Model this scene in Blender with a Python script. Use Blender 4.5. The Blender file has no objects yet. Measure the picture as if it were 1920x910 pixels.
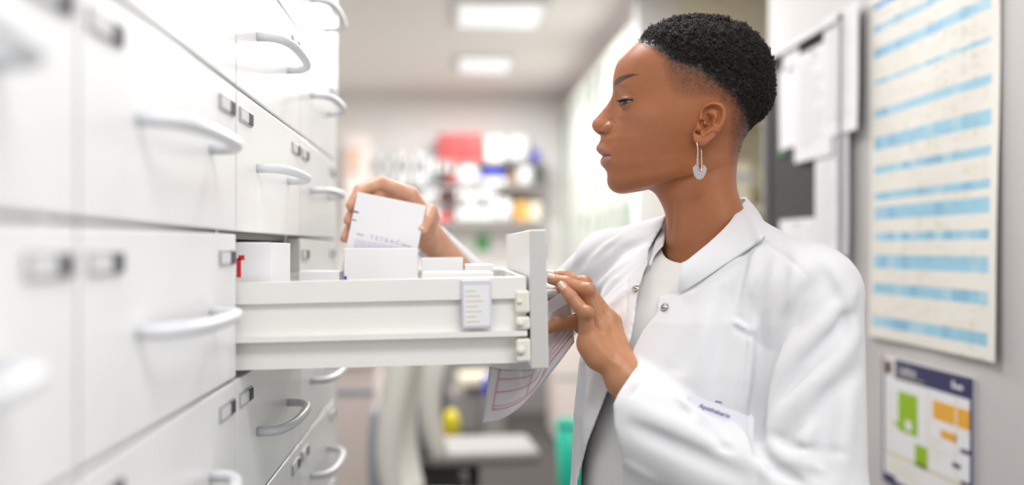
import bpy, bmesh, math, random
import numpy as np
from mathutils import Vector, Matrix
C = bpy.context.scene.collection
random.seed(5)
# ------------------------------------------------------------------ camera
CH = 1.36                                   # eye height above the floor
F = 1800.0
YAW = math.atan(115/1800)
cd = bpy.data.cameras.new('camera'); cam = bpy.data.objects.new('camera', cd); C.objects.link(cam)
cam.location = (0, 0, CH); cam.rotation_euler = (math.pi/2, 0, -YAW)
cd.sensor_width = 36; cd.lens = 33.75; cd.shift_y = 10/1920; cd.clip_start = 0.02
cd.dof.use_dof = True; cd.dof.focus_distance = 1.235; cd.dof.aperture_fstop = 1.5
bpy.context.scene.camera = cam
# ------------------------------------------------------------------ light, exposure
w = bpy.data.worlds.new('room_light'); bpy.context.scene.world = w; w.use_nodes = True
w.node_tree.nodes['Background'].inputs[0].default_value = (.98, 0.99, 1.0, 1)
w.node_tree.nodes['Background'].inputs[1].default_value = .5
vs_ = bpy.context.scene.view_settings
vs_.view_transform = 'Standard'; vs_.look = 'None'; vs_.gamma = 1; vs_.use_curve_mapping = False
vs_.exposure = -0.32
def area(name, loc, rot, sx, sy, power, col=(1, .995, .985)):
    l = bpy.data.lights.new(name, 'AREA'); l.shape = 'RECTANGLE'; l.size = sx; l.size_y = sy; l.energy = power; l.color = col
    o = bpy.data.objects.new(name, l); C.objects.link(o); o.location = loc; o.rotation_euler = rot
    return o
area('ceiling_panel_light', (0.45, -0.10, CH+1.30), (0, 0, 0), 1.2, .6, 30)
area('ceiling_panel_light', (-.05, 1.75, CH+1.30), (0, 0, 0), .6, .6, 22)
area('ceiling_panel_light', (0.3, 3.8, CH+1.30), (0, 0, 0), .6, .6, 38)
area('ceiling_panel_light', (0.3, 5.5, CH+1.28), (0, 0, 0), .5, .55, 64)
area('ceiling_panel_light', (0.2, 7.0, CH+1.28), (0, 0, 0), .5, .55, 64)
area('added_side_fill', (2.0, -0.6, CH+0.3), (math.radians(90), 0, math.radians(90)), 2.6, 2.0, 38, (.985, .99, 1))  # unseen side fill added to brighten the drawer cabinets, no window stands here
# ------------------------------------------------------------------ helpers
_f = Vector((math.sin(YAW), math.cos(YAW), 0)); _r = Vector((math.cos(YAW), -math.sin(YAW), 0))
def at(px, py, Y):
    d = _f + _r*((px-960)/F) + Vector((0, 0, 1))*((465-py)/F)
    d = d*(Y/d.y); return Vector((d.x, d.y, d.z+CH))
def mat(name, col, rough=.5, metal=0, **k):
    m = bpy.data.materials.new(name); m.use_nodes = True; b = m.node_tree.nodes['Principled BSDF']
    b.inputs['Base Color'].default_value = (*col, 1); b.inputs['Roughness'].default_value = rough; b.inputs['Metallic'].default_value = metal
    if 'coat' in k: b.inputs['Coat Weight'].default_value = k['coat']
    if 'spec' in k: b.inputs['Specular IOR Level'].default_value = k['spec']
    if 'emit' in k: b.inputs['Emission Color'].default_value = (*col, 1); b.inputs['Emission Strength'].default_value = k['emit']
    if 'trans' in k: b.inputs['Transmission Weight'].default_value = k['trans']
    if 'alpha' in k: b.inputs['Alpha'].default_value = k['alpha']
    if 'sss' in k:
        b.inputs['Subsurface Weight'].default_value = k['sss']; b.inputs['Subsurface Scale'].default_value = .006
        b.inputs['Subsurface Radius'].default_value = (1, .35, .2)
    return m
def noise_tint(m, scale, amt, bump=0, bscale=None, dist=.001):
    nt = m.node_tree; b = nt.nodes['Principled BSDF']; col = tuple(b.inputs['Base Color'].default_value)
    tc = nt.nodes.new('ShaderNodeTexCoord'); n = nt.nodes.new('ShaderNodeTexNoise'); n.inputs['Scale'].default_value = scale; n.inputs['Detail'].default_value = 5
    nt.links.new(tc.outputs['Object'], n.inputs['Vector'])
    r = nt.nodes.new('ShaderNodeValToRGB'); r.color_ramp.elements[0].position = .3; r.color_ramp.elements[1].position = .7
    r.color_ramp.elements[0].color = tuple(c*(1-amt) for c in col[:3])+(1,); r.color_ramp.elements[1].color = tuple(min(1, c*(1+amt)) for c in col[:3])+(1,)
    nt.links.new(n.outputs['Fac'], r.inputs[0]); nt.links.new(r.outputs[0], b.inputs['Base Color'])
    if bump:
        n2 = nt.nodes.new('ShaderNodeTexNoise'); n2.inputs['Scale'].default_value = bscale or scale*8; n2.inputs['Detail'].default_value = 3
        nt.links.new(tc.outputs['Object'], n2.inputs['Vector'])
        bp = nt.nodes.new('ShaderNodeBump'); bp.inputs['Strength'].default_value = bump; bp.inputs['Distance'].default_value = dist
        nt.links.new(n2.outputs['Fac'], bp.inputs['Height']); nt.links.new(bp.outputs[0], b.inputs['Normal'])
    return m
M = dict(
    floor=noise_tint(mat('grey_carpet', (.062, .054, .051), .95), 40, .2, .3, 400),
    ceil=mat('ceiling_paint', (.92, .86, .84), .9), wall=mat('wall_paint', (.83, .80, .78), .85),
    grey=noise_tint(mat('grey_wall_panel', (.58, .56, .555), .55), 3, .03), cream=mat('cream_paint', (.80, .74, .58), .7),
    lam=noise_tint(mat('white_laminate', (.93, .93, .925), .3), 6, .012), edge=mat('cabinet_carcass_grey', (.30, .28, .27), .5),
    carc=mat('carcass_white', (.84, .84, .82), .4), dark=mat('dark_metal_rail', (.16, .16, .155), .4, .3),
    tray=noise_tint(mat('ivory_plastic', (.88, .87, .83), .38), 14, .015), bracket=mat('yellowed_clip_plastic', (.82, .80, .71), .4),
    front=mat('drawer_front_edge', (.62, .61, .59), .4),
    handle=mat('grey_handle', (.72, .74, .77), .35), rim=mat('label_rim_grey', (.50, .50, .51), .35, .5), card=mat('label_card', (.78, .79, .78), .6),
    labdark=mat('label_dark_end', (.07, .07, .09), .6), paper=mat('white_paper', (.84, .84, .87), .7), box=mat('carton_white', (.88, .88, .90), .5),
    red=mat('red_plastic', (.75, .03, .03), .4), dred=mat('dark_red_plastic', (.40, .03, .03), .4), blue=mat('blue_print', (.05, .07, .60), .5),
    black=mat('black_plastic', (.03, .03, .032), .5), white=mat('white_plastic', (.86, .86, .86), .4), ora=mat('orange_card', (.80, .40, .08), .6),
    green=mat('green_card', (.14, .45, .16), .6), teal=mat('teal_bin_plastic', (.0, .48, .33), .4), yel=mat('yellow_plastic', (.75, .62, .02), .5),
    ivory=mat('cream_upholstery', (.88, .87, .81), .6), seat=mat('pale_seat_vinyl', (.33, .31, .305), .6), bluegrey=mat('blue_grey_plastic', (.35, .39, .45), .5), pink=mat('pale_pink_board', (.86, .75, .71), .7),
    peach=mat('peach_print', (.76, .50, .38), .7), metal=mat('brushed_metal', (.40, .40, .41), .45, .3), pin=noise_tint(mat('charcoal_pinboard', (.055, .05, .05), .9), 60, .25),
    glass=mat('cabinet_glass', (.80, .90, .84), .05, 0, alpha=.18), shelfgreen=mat('pale_green_back', (.44, .52, .40), .7),
    text=mat('print_grey', (.45, .44, .50), .7), textdark=mat('print_dark_blue', (.16, .15, .30), .7), navy=mat('poster_navy', (.02, .02, .10), .5),
    postpaper=mat('poster_paper', (.83, .80, .74), .55), lime=mat('poster_lime', (.30, .52, .0), .5), amber=mat('poster_amber', (.83, .42, .03), .5),
    pb1=mat('poster_blue', (.32, .60, .76), .5), pb2=mat('poster_blue_deep', (.24, .50, .70), .5), pb3=mat('poster_blue_pale', (.42, .66, .78), .5),
    pbt=mat('poster_blue_title', (.03, .30, .72), .5), beige=mat('poster_beige', (.74, .68, .46), .6), pinkline=mat('prescription_pink', (.86, .50, .54), .7),
    purple=mat('purple_print', (.16, .06, .16), .6), brown=mat('brown_print', (.38, .25, .16), .7), silver=mat('earring_silver', (.62, .59, .58), .3, .85),
    lightpanel=mat('lamp_diffuser', (.97, .97, 1.0), .5, emit=.5))
class MB:
    def __init__(s): s.v = []; s.f = []; s.m = []; s.smooth = []
    def add(s, vs, fs, mi=0, sm=False):
        b = len(s.v); s.v += [tuple(v) for v in vs]
        for f in fs: s.f.append(tuple(b+i for i in f)); s.m.append(mi); s.smooth.append(sm)
    def box(s, lo, hi, mi=0):
        x0, y0, z0 = lo; x1, y1, z1 = hi
        s.add([(x0,y0,z0),(x1,y0,z0),(x1,y1,z0),(x0,y1,z0),(x0,y0,z1),(x1,y0,z1),(x1,y1,z1),(x0,y1,z1)],
              [(0,3,2,1),(4,5,6,7),(0,1,5,4),(1,2,6,5),(2,3,7,6),(3,0,4,7)], mi)
    def bbox(s, lo, hi, b=.0015, mi=0):          # box with chamfered edges
        bm = bmesh.new(); bmesh.ops.create_cube(bm, size=1)
        for v in bm.verts: v.co = Vector([(lo[i]+hi[i])/2 + v.co[i]*(hi[i]-lo[i]) for i in range(3)])
        bmesh.ops.bevel(bm, geom=bm.edges[:], offset=b, segments=2, affect='EDGES', profile=.5)
        bm.verts.index_update()
        s.add([v.co for v in bm.verts], [[v.index for v in f.verts] for f in bm.faces], mi); bm.free()
    def tube(s, pts, rads, n=12, mi=0, flat=1.0, up=(0, 0, 1), cap=True):
        pts = [Vector(p) for p in pts]; N = len(pts)
        if not hasattr(rads, '__len__'): rads = [rads]*N
        vs = []; prev = None
        for i, p in enumerate(pts):
            t = (pts[min(i+1, N-1)]-pts[max(i-1, 0)]).normalized()
            if prev is None:
                a = Vector(up).cross(t)
                if a.length < 1e-4: a = Vector((1, 0, 0)).cross(t)
            else: a = prev - t*prev.dot(t)
            a.normalize(); prev = a.copy(); b = t.cross(a)
            for k in range(n):
                an = 2*math.pi*k/n; vs.append(p + a*math.cos(an)*rads[i] + b*math.sin(an)*rads[i]*flat)
        fs = [(i*n+k, i*n+(k+1) % n, (i+1)*n+(k+1) % n, (i+1)*n+k) for i in range(N-1) for k in range(n)]
        if cap: fs += [tuple(reversed(range(n))), tuple((N-1)*n+k for k in range(n))]
        s.add(vs, fs, mi, True)
    def lathe(s, prof, c=(0, 0, 0), n=24, mi=0):
        vs = []; cx, cy, cz = c
        for r, z in prof:
            for k in range(n): a = 2*math.pi*k/n; vs.append((cx+r*math.cos(a), cy+r*math.sin(a), cz+z))
        fs = [(i*n+k, i*n+(k+1) % n, (i+1)*n+(k+1) % n, (i+1)*n+k) for i in range(len(prof)-1) for k in range(n)]
        fs += [tuple(reversed(range(n))), tuple((len(prof)-1)*n+k for k in range(n))]
        s.add(vs, fs, mi, True)
    def prism(s, outline, off, mi=0):            # planar outline extruded by the vector off
        n = len(outline); o = Vector(off); vs = [Vector(p) for p in outline]; vs += [p+o for p in vs]
        s.add(vs, [tuple(reversed(range(n))), tuple(range(n, 2*n))] + [(i, (i+1) % n, n+(i+1) % n, n+i) for i in range(n)], mi)
    def build(s, name, mats, parent=None, base=None):
        me = bpy.data.meshes.new(name)
        b = Vector(base) if base else Vector((0, 0, 0))
        me.from_pydata([tuple(Vector(v)-b) for v in s.v], [], s.f)
        for m in (mats if isinstance(mats, (list, tuple)) else [mats]): me.materials.append(m)
        me.polygons.foreach_set('material_index', s.m); me.polygons.foreach_set('use_smooth', s.smooth); me.update()
        o = bpy.data.objects.new(name, me); C.objects.link(o)
        if base: o.location = b
        if parent: o.parent = parent
        return o
def tag(o, label, cat, group=None):
    o['label'] = label; o['category'] = cat
    if group: o['group'] = group
    return o
def struct(o, kind='structure'): o['kind'] = kind; return o
def thing(name, loc, label, cat, group=None):
    o = bpy.data.objects.new(name, None); C.objects.link(o); o.location = loc; return tag(o, label, cat, group)
def child(mb, name, mats, par):              # mesh in world coordinates parented to an unrotated empty
    return mb.build(name, mats, par) if False else _child(mb, name, mats, par)
def _child(mb, name, mats, par):
    off = Vector((0, 0, 0)); q = par
    while q is not None: off += Vector(q.location); q = q.parent
    mb.v = [tuple(Vector(v)-off) for v in mb.v]
    return mb.build(name, mats, par)
def sb(name, mats, lo, hi, kind=None, bev=0):
    mb = MB(); (mb.bbox(lo, hi, bev) if bev else mb.box(lo, hi)); o = mb.build(name, mats)
    if kind: struct(o)
    return o
Z = lambda z: z+CH
# ------------------------------------------------------------------ room shell
RX = 1.05; BY = 8.4; HC = 1.36; LX = -1.6
sb('floor', M['floor'], (LX-.2, -3.2, -.06), (2.6, BY+.1, 0), 1)
sb('ceiling', M['ceil'], (LX-.2, -3.2, Z(HC)), (2.6, BY+.1, Z(HC)+.08), 1)
sb('wall_back', M['wall'], (LX-.2, BY, 0), (2.6, BY+.1, Z(HC)), 1)
sb('wall_left', M['wall'], (LX-.1, -3.2, 0), (LX, BY, Z(HC)), 1)
sb('wall_right', M['grey'], (RX, .55, 0), (RX+.12, 3.12, Z(HC)), 1, .002)
mb = MB(); mb.box((RX, 4.85, 0), (RX+.1, BY, Z(HC))); struct(mb.build('wall_rear_right', M['wall']))
mb = MB(); mb.box((RX+.1, 4.85, 0), (2.6, 4.95, Z(HC))); struct(mb.build('wall_recess', M['cream']))
mb = MB(); mb.box((2.5, .55, 0), (2.6, 4.85, Z(HC))); struct(mb.build('wall_recess_side', M['cream']))
# ceiling grid lines kept faint and ceiling lamps
for i, (x0, x1, y0, y1, lab) in enumerate([(.05, .52, 5.26, 5.84, 'nearer of two square ceiling lamps down the room'),
                                         (.07, .43, 6.75, 7.35, 'farther square ceiling lamp near the back wall')]):
    t = thing('ceiling_light', ((x0+x1)/2, (y0+y1)/2, Z(HC)), lab, 'ceiling lamp')
    m1 = MB(); m1.bbox((x0-.03, y0-.03, Z(HC)-.03), (x1+.03, y0, Z(HC)), .003); m1.bbox((x0-.03, y1, Z(HC)-.03), (x1+.03, y1+.03, Z(HC)), .003)
    m1.bbox((x0-.03, y0, Z(HC)-.03), (x0, y1, Z(HC)), .003); m1.bbox((x1, y0, Z(HC)-.03), (x1+.03, y1, Z(HC)), .003)
    _child(m1, 'frame', M['white'], t)
    m1 = MB(); m1.box((x0, y0, Z(HC)-.018), (x1, y1, Z(HC)-.004)); _child(m1, 'diffuser', M['lightpanel'], t)
# ------------------------------------------------------------------ drawer cabinets on the left
FX = -.239; W = .456; Y0 = 1.09-2*W; PZ = .163; ZB = .017
rows = range(-4, 5)                          # row k spans ZB+k*PZ .. ZB+(k+1)*PZ
def handle_mb():
    m = MB(); pts = []; L = .112; P = .038
    for i in range(25):
        a = math.pi*i/24; c = math.cos(a); s_ = math.sin(a)
        pts.append((P*(abs(s_)**.55), -L*math.copysign(abs(c)**.8, c), 0))
    m.tube(pts, .0062, 10, flat=.95)
    return m
def label_mb():
    m = MB(); a = .033; b = .0085
    m.bbox((0, -a, -b), (.002, a, b), .0006, 0); m.box((.002, -a+.003, -b+.003), (.0026, a*.42, b-.003), 1); m.box((.002, a*.30, -b+.002), (.0034, a-.002, b-.002), 2)
    return m
H0 = handle_mb().build('handle', M['handle']); L0 = label_mb().build('label_holder', [M['rim'], M['card'], M['labdark']])
hm, lm = H0.data, L0.data
for o in (H0, L0): bpy.data.objects.remove(o)
mb = MB(); g = .002
mb.bbox((-.020, g, g), (0, W-g, PZ-g), .0016); D0 = mb.build('drawer', [M['lam'], M['front']]); dm = D0.data
for p_ in dm.polygons:
    if abs(p_.normal.y) > .9: p_.material_index = 1
dm; bpy.data.objects.remove(D0)
CABL = ['white drawer cabinet nearest the camera, mostly blurred at the left edge', 'second white drawer cabinet from the left, blurred, left of the open drawer',
        'white drawer cabinet with one drawer pulled open toward the woman', 'farthest white drawer cabinet at the end of the row']
open_drawer = None
for c in range(4):
    y0 = Y0+(c-0)*W
    cab = thing('drawer_cabinet', (FX, y0, 0), CABL[c], 'cabinet', 'row of white pharmacy drawer cabinets')
    m = MB(); xb = -.80; top = ZB+5*PZ+.02; xf = -.0215
    zlo, zhi = -1.27+CH, Z(top)
    m.box((xb, .0008, zlo), (xf, .008, zhi)); m.box((xb, W-.008, zlo), (xf, W-.0008, zhi)); m.box((xb, .008, zlo), (xb+.01, W-.008, zhi))
    m.box((xb+.01, .008, zhi-.018), (xf, W-.008, zhi)); m.box((xb+.01, .008, zlo), (xf, W-.008, zlo+.018))
    m.box((xb+.02, .008, 0), (-.06, W-.008, zlo))
    cc = m.build('carcass', M['carc'], cab)
    m = MB()
    for k in range(-4, 6):
        z = Z(ZB+k*PZ)
        m.box((-.52, .008, z-.012), (xf-.002, .03, z+.004)); m.box((-.52, W-.03, z-.012), (xf-.002, W-.008, z+.004)); m.box((xf-.02, .03, z-.006), (xf-.002, W-.03, z+.004))
    m.build('runner', M['dark'], cab)
    # low plinth doors below the drawers
    m = MB(); m.bbox((-.020, g, zlo), (0, W-g, Z(ZB-4*PZ)-g), .0016); m.build('lower_panel', M['lam'], cab)
    for k in rows:
        d = bpy.data.objects.new('drawer', dm); C.objects.link(d); d.parent = cab
        d.location = (0, 0, Z(ZB+k*PZ))
        if c == 2 and k == -1:
            open_drawer = d; d.location.x += .351; d.location.z += -.002
            d.rotation_euler = (0, -math.radians(1.1), 0); d.location.z += .008; d['label'] = 'drawer pulled open'
        h = bpy.data.objects.new('handle', hm); C.objects.link(h); h.parent = d; h.location = (0, W/2, PZ*.5)
        for yy in (.047, W-.047):
            l = bpy.data.objects.new('label_holder', lm); C.objects.link(l); l.parent = d; l.location = (0, yy, PZ*.83)
# end panel closing the row
m = MB(); m.bbox((FX-.80, Y0+4*W+.001, 0), (FX-.0, Y0+4*W+.045, Z(ZB+5*PZ+.02)), .002)
tag(m.build('end_panel', M['carc'], base=(FX, Y0+4*W, 0)), 'plain pale end panel closing the far end of the cabinets', 'panel')
# --- open drawer tray: local to the drawer (x back into the cabinet is negative)
D = open_drawer
prof = [(.004, .1075), (.004, .083), (.010, .083), (.010, .046), (.001, .046), (.001, .040), (.014, .040), (.014, .008), (.018, .008), (.018, .098), (.022, .104), (.022, .1075)]
xs0, xs1 = -.50, -.024
def side(mb, flip):
    P = [((W-y) if flip else y, z) for y, z in prof]; n = len(P)
    mb.prism([(xs0, y, z) for y, z in P], (xs1-xs0, 0, 0)) if not flip else mb.prism([(xs0, y, z) for y, z in reversed(P)], (xs1-xs0, 0, 0))
m = MB(); side(m, False); side(m, True)
m.box((xs0, .018, .012), (xs1, W-.018, .018)); m.box((xs0, .018, .018), (xs0+.006, W-.018, .10)); m.box((xs1-.006, .018, .018), (xs1, W-.018, .1075))
m.build('tray', M['tray'], D)
m = MB()
for z0, z1, r in ((.010, .037, .006), (.047, .062, .005), (.066, .092, .003)):
    m.bbox((-.037, .0015, z0), (-.0202, .0155, z1), .003)
    m.tube([(-.032, .0005, (z0+z1)/2), (-.032, .004, (z0+z1)/2)], r, 12, up=(1, 0, 0))
m.build('bracket', M['bracket'], D)
# card in a clear holder clipped to the drawer side
m = MB(); m.bbox((-.098, .0005, .050), (-.064, .0035, .105), .001, 0); m.box((-.0955, 0, .053), (-.0665, .0006, .099), 1)
for i in range(7): m.box((-.0935, -.0003, .092-i*.0058), (-.0935+.012+.010*((i*37) % 5)/5, .0001, .0935-i*.0058), 2)
m.build('side_label', [mat('holder_plastic', (.68, .69, .74), .2), M['paper'], M['beige']], D)
m = MB()
for xx in (-.20, -.46): m.bbox((xx, .019, .018), (xx+.004, W-.019, .085), .001)
m.build('divider', M['tray'], D)
# ------------------------------------------------------------------ cartons in the drawer
def carton(name, lo, hi, label, extra=None, group=None, rot=0):
    m = MB(); cx, cy = (lo[0]+hi[0])/2, (lo[1]+hi[1])/2
    m.bbox((lo[0]-cx, lo[1]-cy, 0), (hi[0]-cx, hi[1]-cy, hi[2]-lo[2]), .0008, 0)
    mats = [M['box'], M['textdark'], M['red'], M['blue'], M['text'], M['purple']]
    if extra: extra(m, hi[0]-lo[0], hi[1]-lo[1], hi[2]-lo[2])
    # tuck flap line at the top
    m.box((lo[0]-cx+.002, lo[1]-cy+.001, hi[2]-lo[2]), (hi[0]-cx-.002, lo[1]-cy+.003, hi[2]-lo[2]+.0004), 0)
    o = m.build(name, mats); o.location = (cx, cy, lo[2]); o.rotation_euler.z = rot
    return tag(o, label, 'box', group)
fz = Z(-.127)
def redmark(m, w_, d_, h_):
    y = -d_/2-.0003; m.box((-.012, y, h_-.040), (-.007, y+.001, h_-.018), 2); m.box((-.010, y, h_-.020), (-.003, y+.001, h_-.0145), 2)
carton('medicine_carton', (-.262, 1.125, fz), (-.2065, 1.255, Z(.006)), 'plain white carton with a small red mark beside the cabinet face', redmark)
def bluemark(m, w_, d_, h_):
    y = -d_/2-.0003; m.box((-w_/2, y, h_-.046), (-w_/2+.004, y+.001, h_-.040), 3); m.box((-w_/2+.004, y, h_-.0545), (-w_/2+.011, y+.001, h_-.0515), 5)
    for i in range(4): m.box((-w_*.25, y, h_*.80-i*.004), (w_*.22, y+.001, h_*.80-i*.004+.0012), 0)
xa, xb_ = at(645, 465, 1.395).x, at(783, 465, 1.395).x
carton('medicine_carton', (xa, 1.395, fz), (xb_, 1.425, at(700, 466, 1.395).z), 'white carton standing upright in the drawer in front of the held box', bluemark)
for i, (p0, p1, yy, dy, top, lab) in enumerate([
        (790, 868, 1.42, .05, 484, 'low white carton in the drawer right of the held box'),
        (872, 925, 1.40, .06, 497, 'low white carton in the drawer nearest its front panel'),
        (560, 636, 1.40, .06, 509, 'low white carton in the drawer left of the upright ones'),
        (792, 925, 1.20, .10, 512, 'long flat white carton behind the labelled side of the drawer')]):
    carton('medicine_carton', (at(p0, 480, yy).x, yy, fz), (at(p1, 480, yy).x, yy+dy, at(700, top, yy).z), lab)
# ------------------------------------------------------------------ right wall: posters and noticeboard
def on_wall(px, py, x=RX):                      # point of the right wall seen at a pixel
    d = _f + _r*((px-960)/F) + Vector((0, 0, 1))*((465-py)/F); d = d*(x/d.x); return Vector((d.x, d.y, d.z+CH))
rnd = random.Random(3)
# large chart with blue bands
ya, yb = 2.333, 1.765; zt, zb_ = Z(.622), Z(-.219)
stripes = [(3, 13, 2), (44, 57, 1), (88, 106, 1), (148, 156, 1), (204, 219, 1), (256, 280, 1), (311, 325, 1), (361, 375, 1), (388, 412, 1), (437, 452, 1), (478, 503, 1), (531, 551, 1), (593, 613, 1)]
zedge = []
for a, b, k in stripes: zedge += [((465-a)/771., k), ((465-b)/771., 0)]
def curl(u, v): return .004 + .005*(v**6) + .0025*math.sin(u*9+v*7)*(.3+.7*u) + .006*max(0, u-.9)*10*(.3+v)
mb = MB()
us = [0, .035] + [.035+.91*j/14 for j in range(1, 15)] + [1]
zl = [(zt-CH, 0)] + zedge + [(zb_-CH, 0)]
zz = [a for a, _ in zl]; fine = []
for i in range(len(zz)-1): fine.append((zz[i], zl[i][1])); fine.append(((zz[i]+zz[i+1])/2, zl[i][1]))
fine.append((zz[-1], 0))
def pp(u, z): v = (zt-CH-z)/(zt-zb_); return (RX-curl(u, v), ya+(yb-ya)*u, z+CH)
nU = len(us)
mb.v = [pp(u, z) for z, _ in fine for u in us]
for i in range(len(fine)-1):
    shade = [rnd.choice([1, 1, 3, 2]) for _ in us]
    if i % 2: shade = prev
    prev = shade
    for j in range(nU-1):
        k = fine[i][1]; mi = 0
        if k and 1 <= j < nU-2: mi = 4 if k == 2 else shade[j]
        mb.f.append((i*nU+j, (i+1)*nU+j, (i+1)*nU+j+1, i*nU+j+1)); mb.m.append(mi); mb.smooth.append(False)
chart = thing('wall_chart', (RX, ya, zb_), 'large wall chart with light blue bands on the grey wall', 'poster')
po = _child(mb, 'sheet', [M['postpaper'], M['pb1'], M['pb2'], M['pb3'], M['pbt']], chart)
so = po.modifiers.new('thick', 'SOLIDIFY'); so.thickness = .0006; so.offset = 1
mb = MB()                                       # tiny print rows between and on the bands
for i in range(len(zl)-1):
    za, zb2 = zl[i][0], zl[i+1][0]
    n = int((za-zb2)/.0075)
    for r in range(n):
        z = za-(r+.55)*(za-zb2)/n
        for j in range(1, 15):
            if rnd.random() < .62: continue
            u0 = us[j]+.006; u1 = u0+rnd.uniform(.012, .05)
            q = [pp(u0, z), pp(u1, z), pp(u1, z-.0022), pp(u0, z-.0022)]
            mb.add([(x-.0012, y, z_) for x, y, z_ in q], [(0, 3, 2, 1)], 1 if zl[i][1] else 0)
pr = _child(mb, 'small_print', [M['beige'], M['pb2']], chart); pr['kind'] = 'stuff'
# small poster
py0, py1, pz0, pz1 = 2.262, 1.858, Z(-.262), Z(-.560)
post = thing('info_poster', (RX, py0, pz1), 'small poster with navy header, green and orange blocks below the chart', 'poster')
mb = MB(); X = RX-.006
mb.box((RX-.006, py1, pz1), (RX-.002, py0, pz0), 0)
def pq(u0, v0, u1, v1, mi, x=.0004, sk=0):
    y0_, y1_ = py0+(py1-py0)*u0, py0+(py1-py0)*u1; z0_, z1_ = pz0+(pz1-pz0)*v0, pz0+(pz1-pz0)*v1
    mb.box((X-x, y1_, z1_), (X, y0_, z0_), mi)
pq(0, 0, .02, 1, 1); pq(.97, 0, 1, 1, 1, .0009); pq(.16, 0, 1, .15, 1); pq(0, .0, .15, .145, 6); pq(.04, .03, .11, .13, 7); pq(0, .93, .16, 1, 1, .0008); pq(.0, .96, 1, 1, 1)
pq(.2, .24, .43, .55, 2); pq(.15, .49, .24, .52, 2, .0008); pq(.40, .60, .54, .76, 2); pq(.72, .83, .78, .87, 2)
pq(.60, .225, .965, .36, 3); pq(.68, .42, .84, .48, 3); pq(.83, .215, .845, .40, 6, .0008)
pq(.02, .74, .97, .77, 5); pq(.54, .17, .55, .74, 5); pq(.83, .17, .84, .74, 5); pq(.88, .50, .97, .53, 1); pq(.80, .62, .88, .65, 1); pq(.88, .72, .97, .75, 1); pq(.29, .45, .36, .52, 0, .0008)
for i in range(16): pq(.05+.0*i, .21+i*.032, .05+.09*rnd.random()+.03, .217+i*.032, 5)
for i in range(9): pq(.57, .50+i*.022, .57+.2*rnd.random()+.03, .505+i*.022, 5)
for i in range(7): pq(.06, .80+i*.018, .3+.5*rnd.random(), .805+i*.018, 5)
pq(.80, .05, .82, .10, 0, .0012); pq(.83, .075, .86, .10, 0, .0012); pq(.87, .07, .90, .10, 0, .0012); pq(.22, .118, .50, .124, 5, .0012)
_child(mb, 'print', [M['paper'], M['navy'], M['lime'], M['amber'], M['red'], M['beige'], M['pink'], M['brown']], post)
def text(body, size, M4, matl, parent, name='lettering', ext=.0003, align='LEFT'):
    cu = bpy.data.curves.new(name, 'FONT'); cu.body = body; cu.size = size; cu.extrude = ext; cu.align_x = align
    t = bpy.data.objects.new(name, cu); C.objects.link(t); bpy.context.view_layer.update()
    me = bpy.data.meshes.new_from_object(t.evaluated_get(bpy.context.evaluated_depsgraph_get())); bpy.data.objects.remove(t)
    me.materials.clear(); me.materials.append(matl)
    o = bpy.data.objects.new(name, me); C.objects.link(o)
    if parent:
        off = Vector((0, 0, 0)); q = parent
        while q is not None: off += Vector(q.location); q = q.parent
        o.parent = parent; M4 = Matrix.Translation(-off) @ M4
    o.matrix_basis = M4; return o
Rw = Matrix(((0, 0, -1, 0), (-1, 0, 0, 0), (0, 1, 0, 0), (0, 0, 0, 1)))    # text facing -X, reading toward -Y
text('Leitlinie', .026, Matrix.Translation((X-.0014, py0-.085, pz0-.03)) @ Rw, M['paper'], post)

# noticeboard
bt, bb = Z(.612), Z(-.27); by0, by1 = 3.075, 2.455
nb = thing('noticeboard', (RX, by0, bb), 'dark noticeboard with grey frame on the wall behind the woman', 'noticeboard')
m = MB(); m.box((RX-.018, by1+.012, bb+.012), (RX-.002, by0-.012, bt-.012)); _child(m, 'pin_surface', M['pin'], nb)
m = MB()
for lo, hi in (((RX-.035, by1, bb), (RX, by1+.014, bt)), ((RX-.035, by0-.014, bb), (RX, by0, bt)), ((RX-.035, by1, bt-.014), (RX, by0, bt)), ((RX-.035, by1, bb), (RX, by0, bb+.014))): m.bbox(lo, hi, .002)
_child(m, 'frame', M['metal'], nb)
sheets = [((1546, 12), (1611, 250), .010, .3, 'large white sheet pinned at the top right of the noticeboard'), ((1462, 122), (1502, 276), 0, 0, 'sheet pinned at the left of the noticeboard behind her hair'),
          ((1492, 84), (1563, 297), .010, 0, 'long sheet hanging in the middle of the noticeboard'), ((1530, 256), (1592, 480), .004, 0, 'long sheet pinned low on the right of the noticeboard'),
          ((1463, 410), (1529, 476), 0, 0, 'short sheet pinned low on the noticeboard above her shoulder'), ((1470, 76), (1500, 124), .006, 0, 'small note at the top left of the noticeboard'),
          ((1556, 486), (1592, 540), 0, 0, 'small note tucked at the bottom of the noticeboard')]
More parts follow.
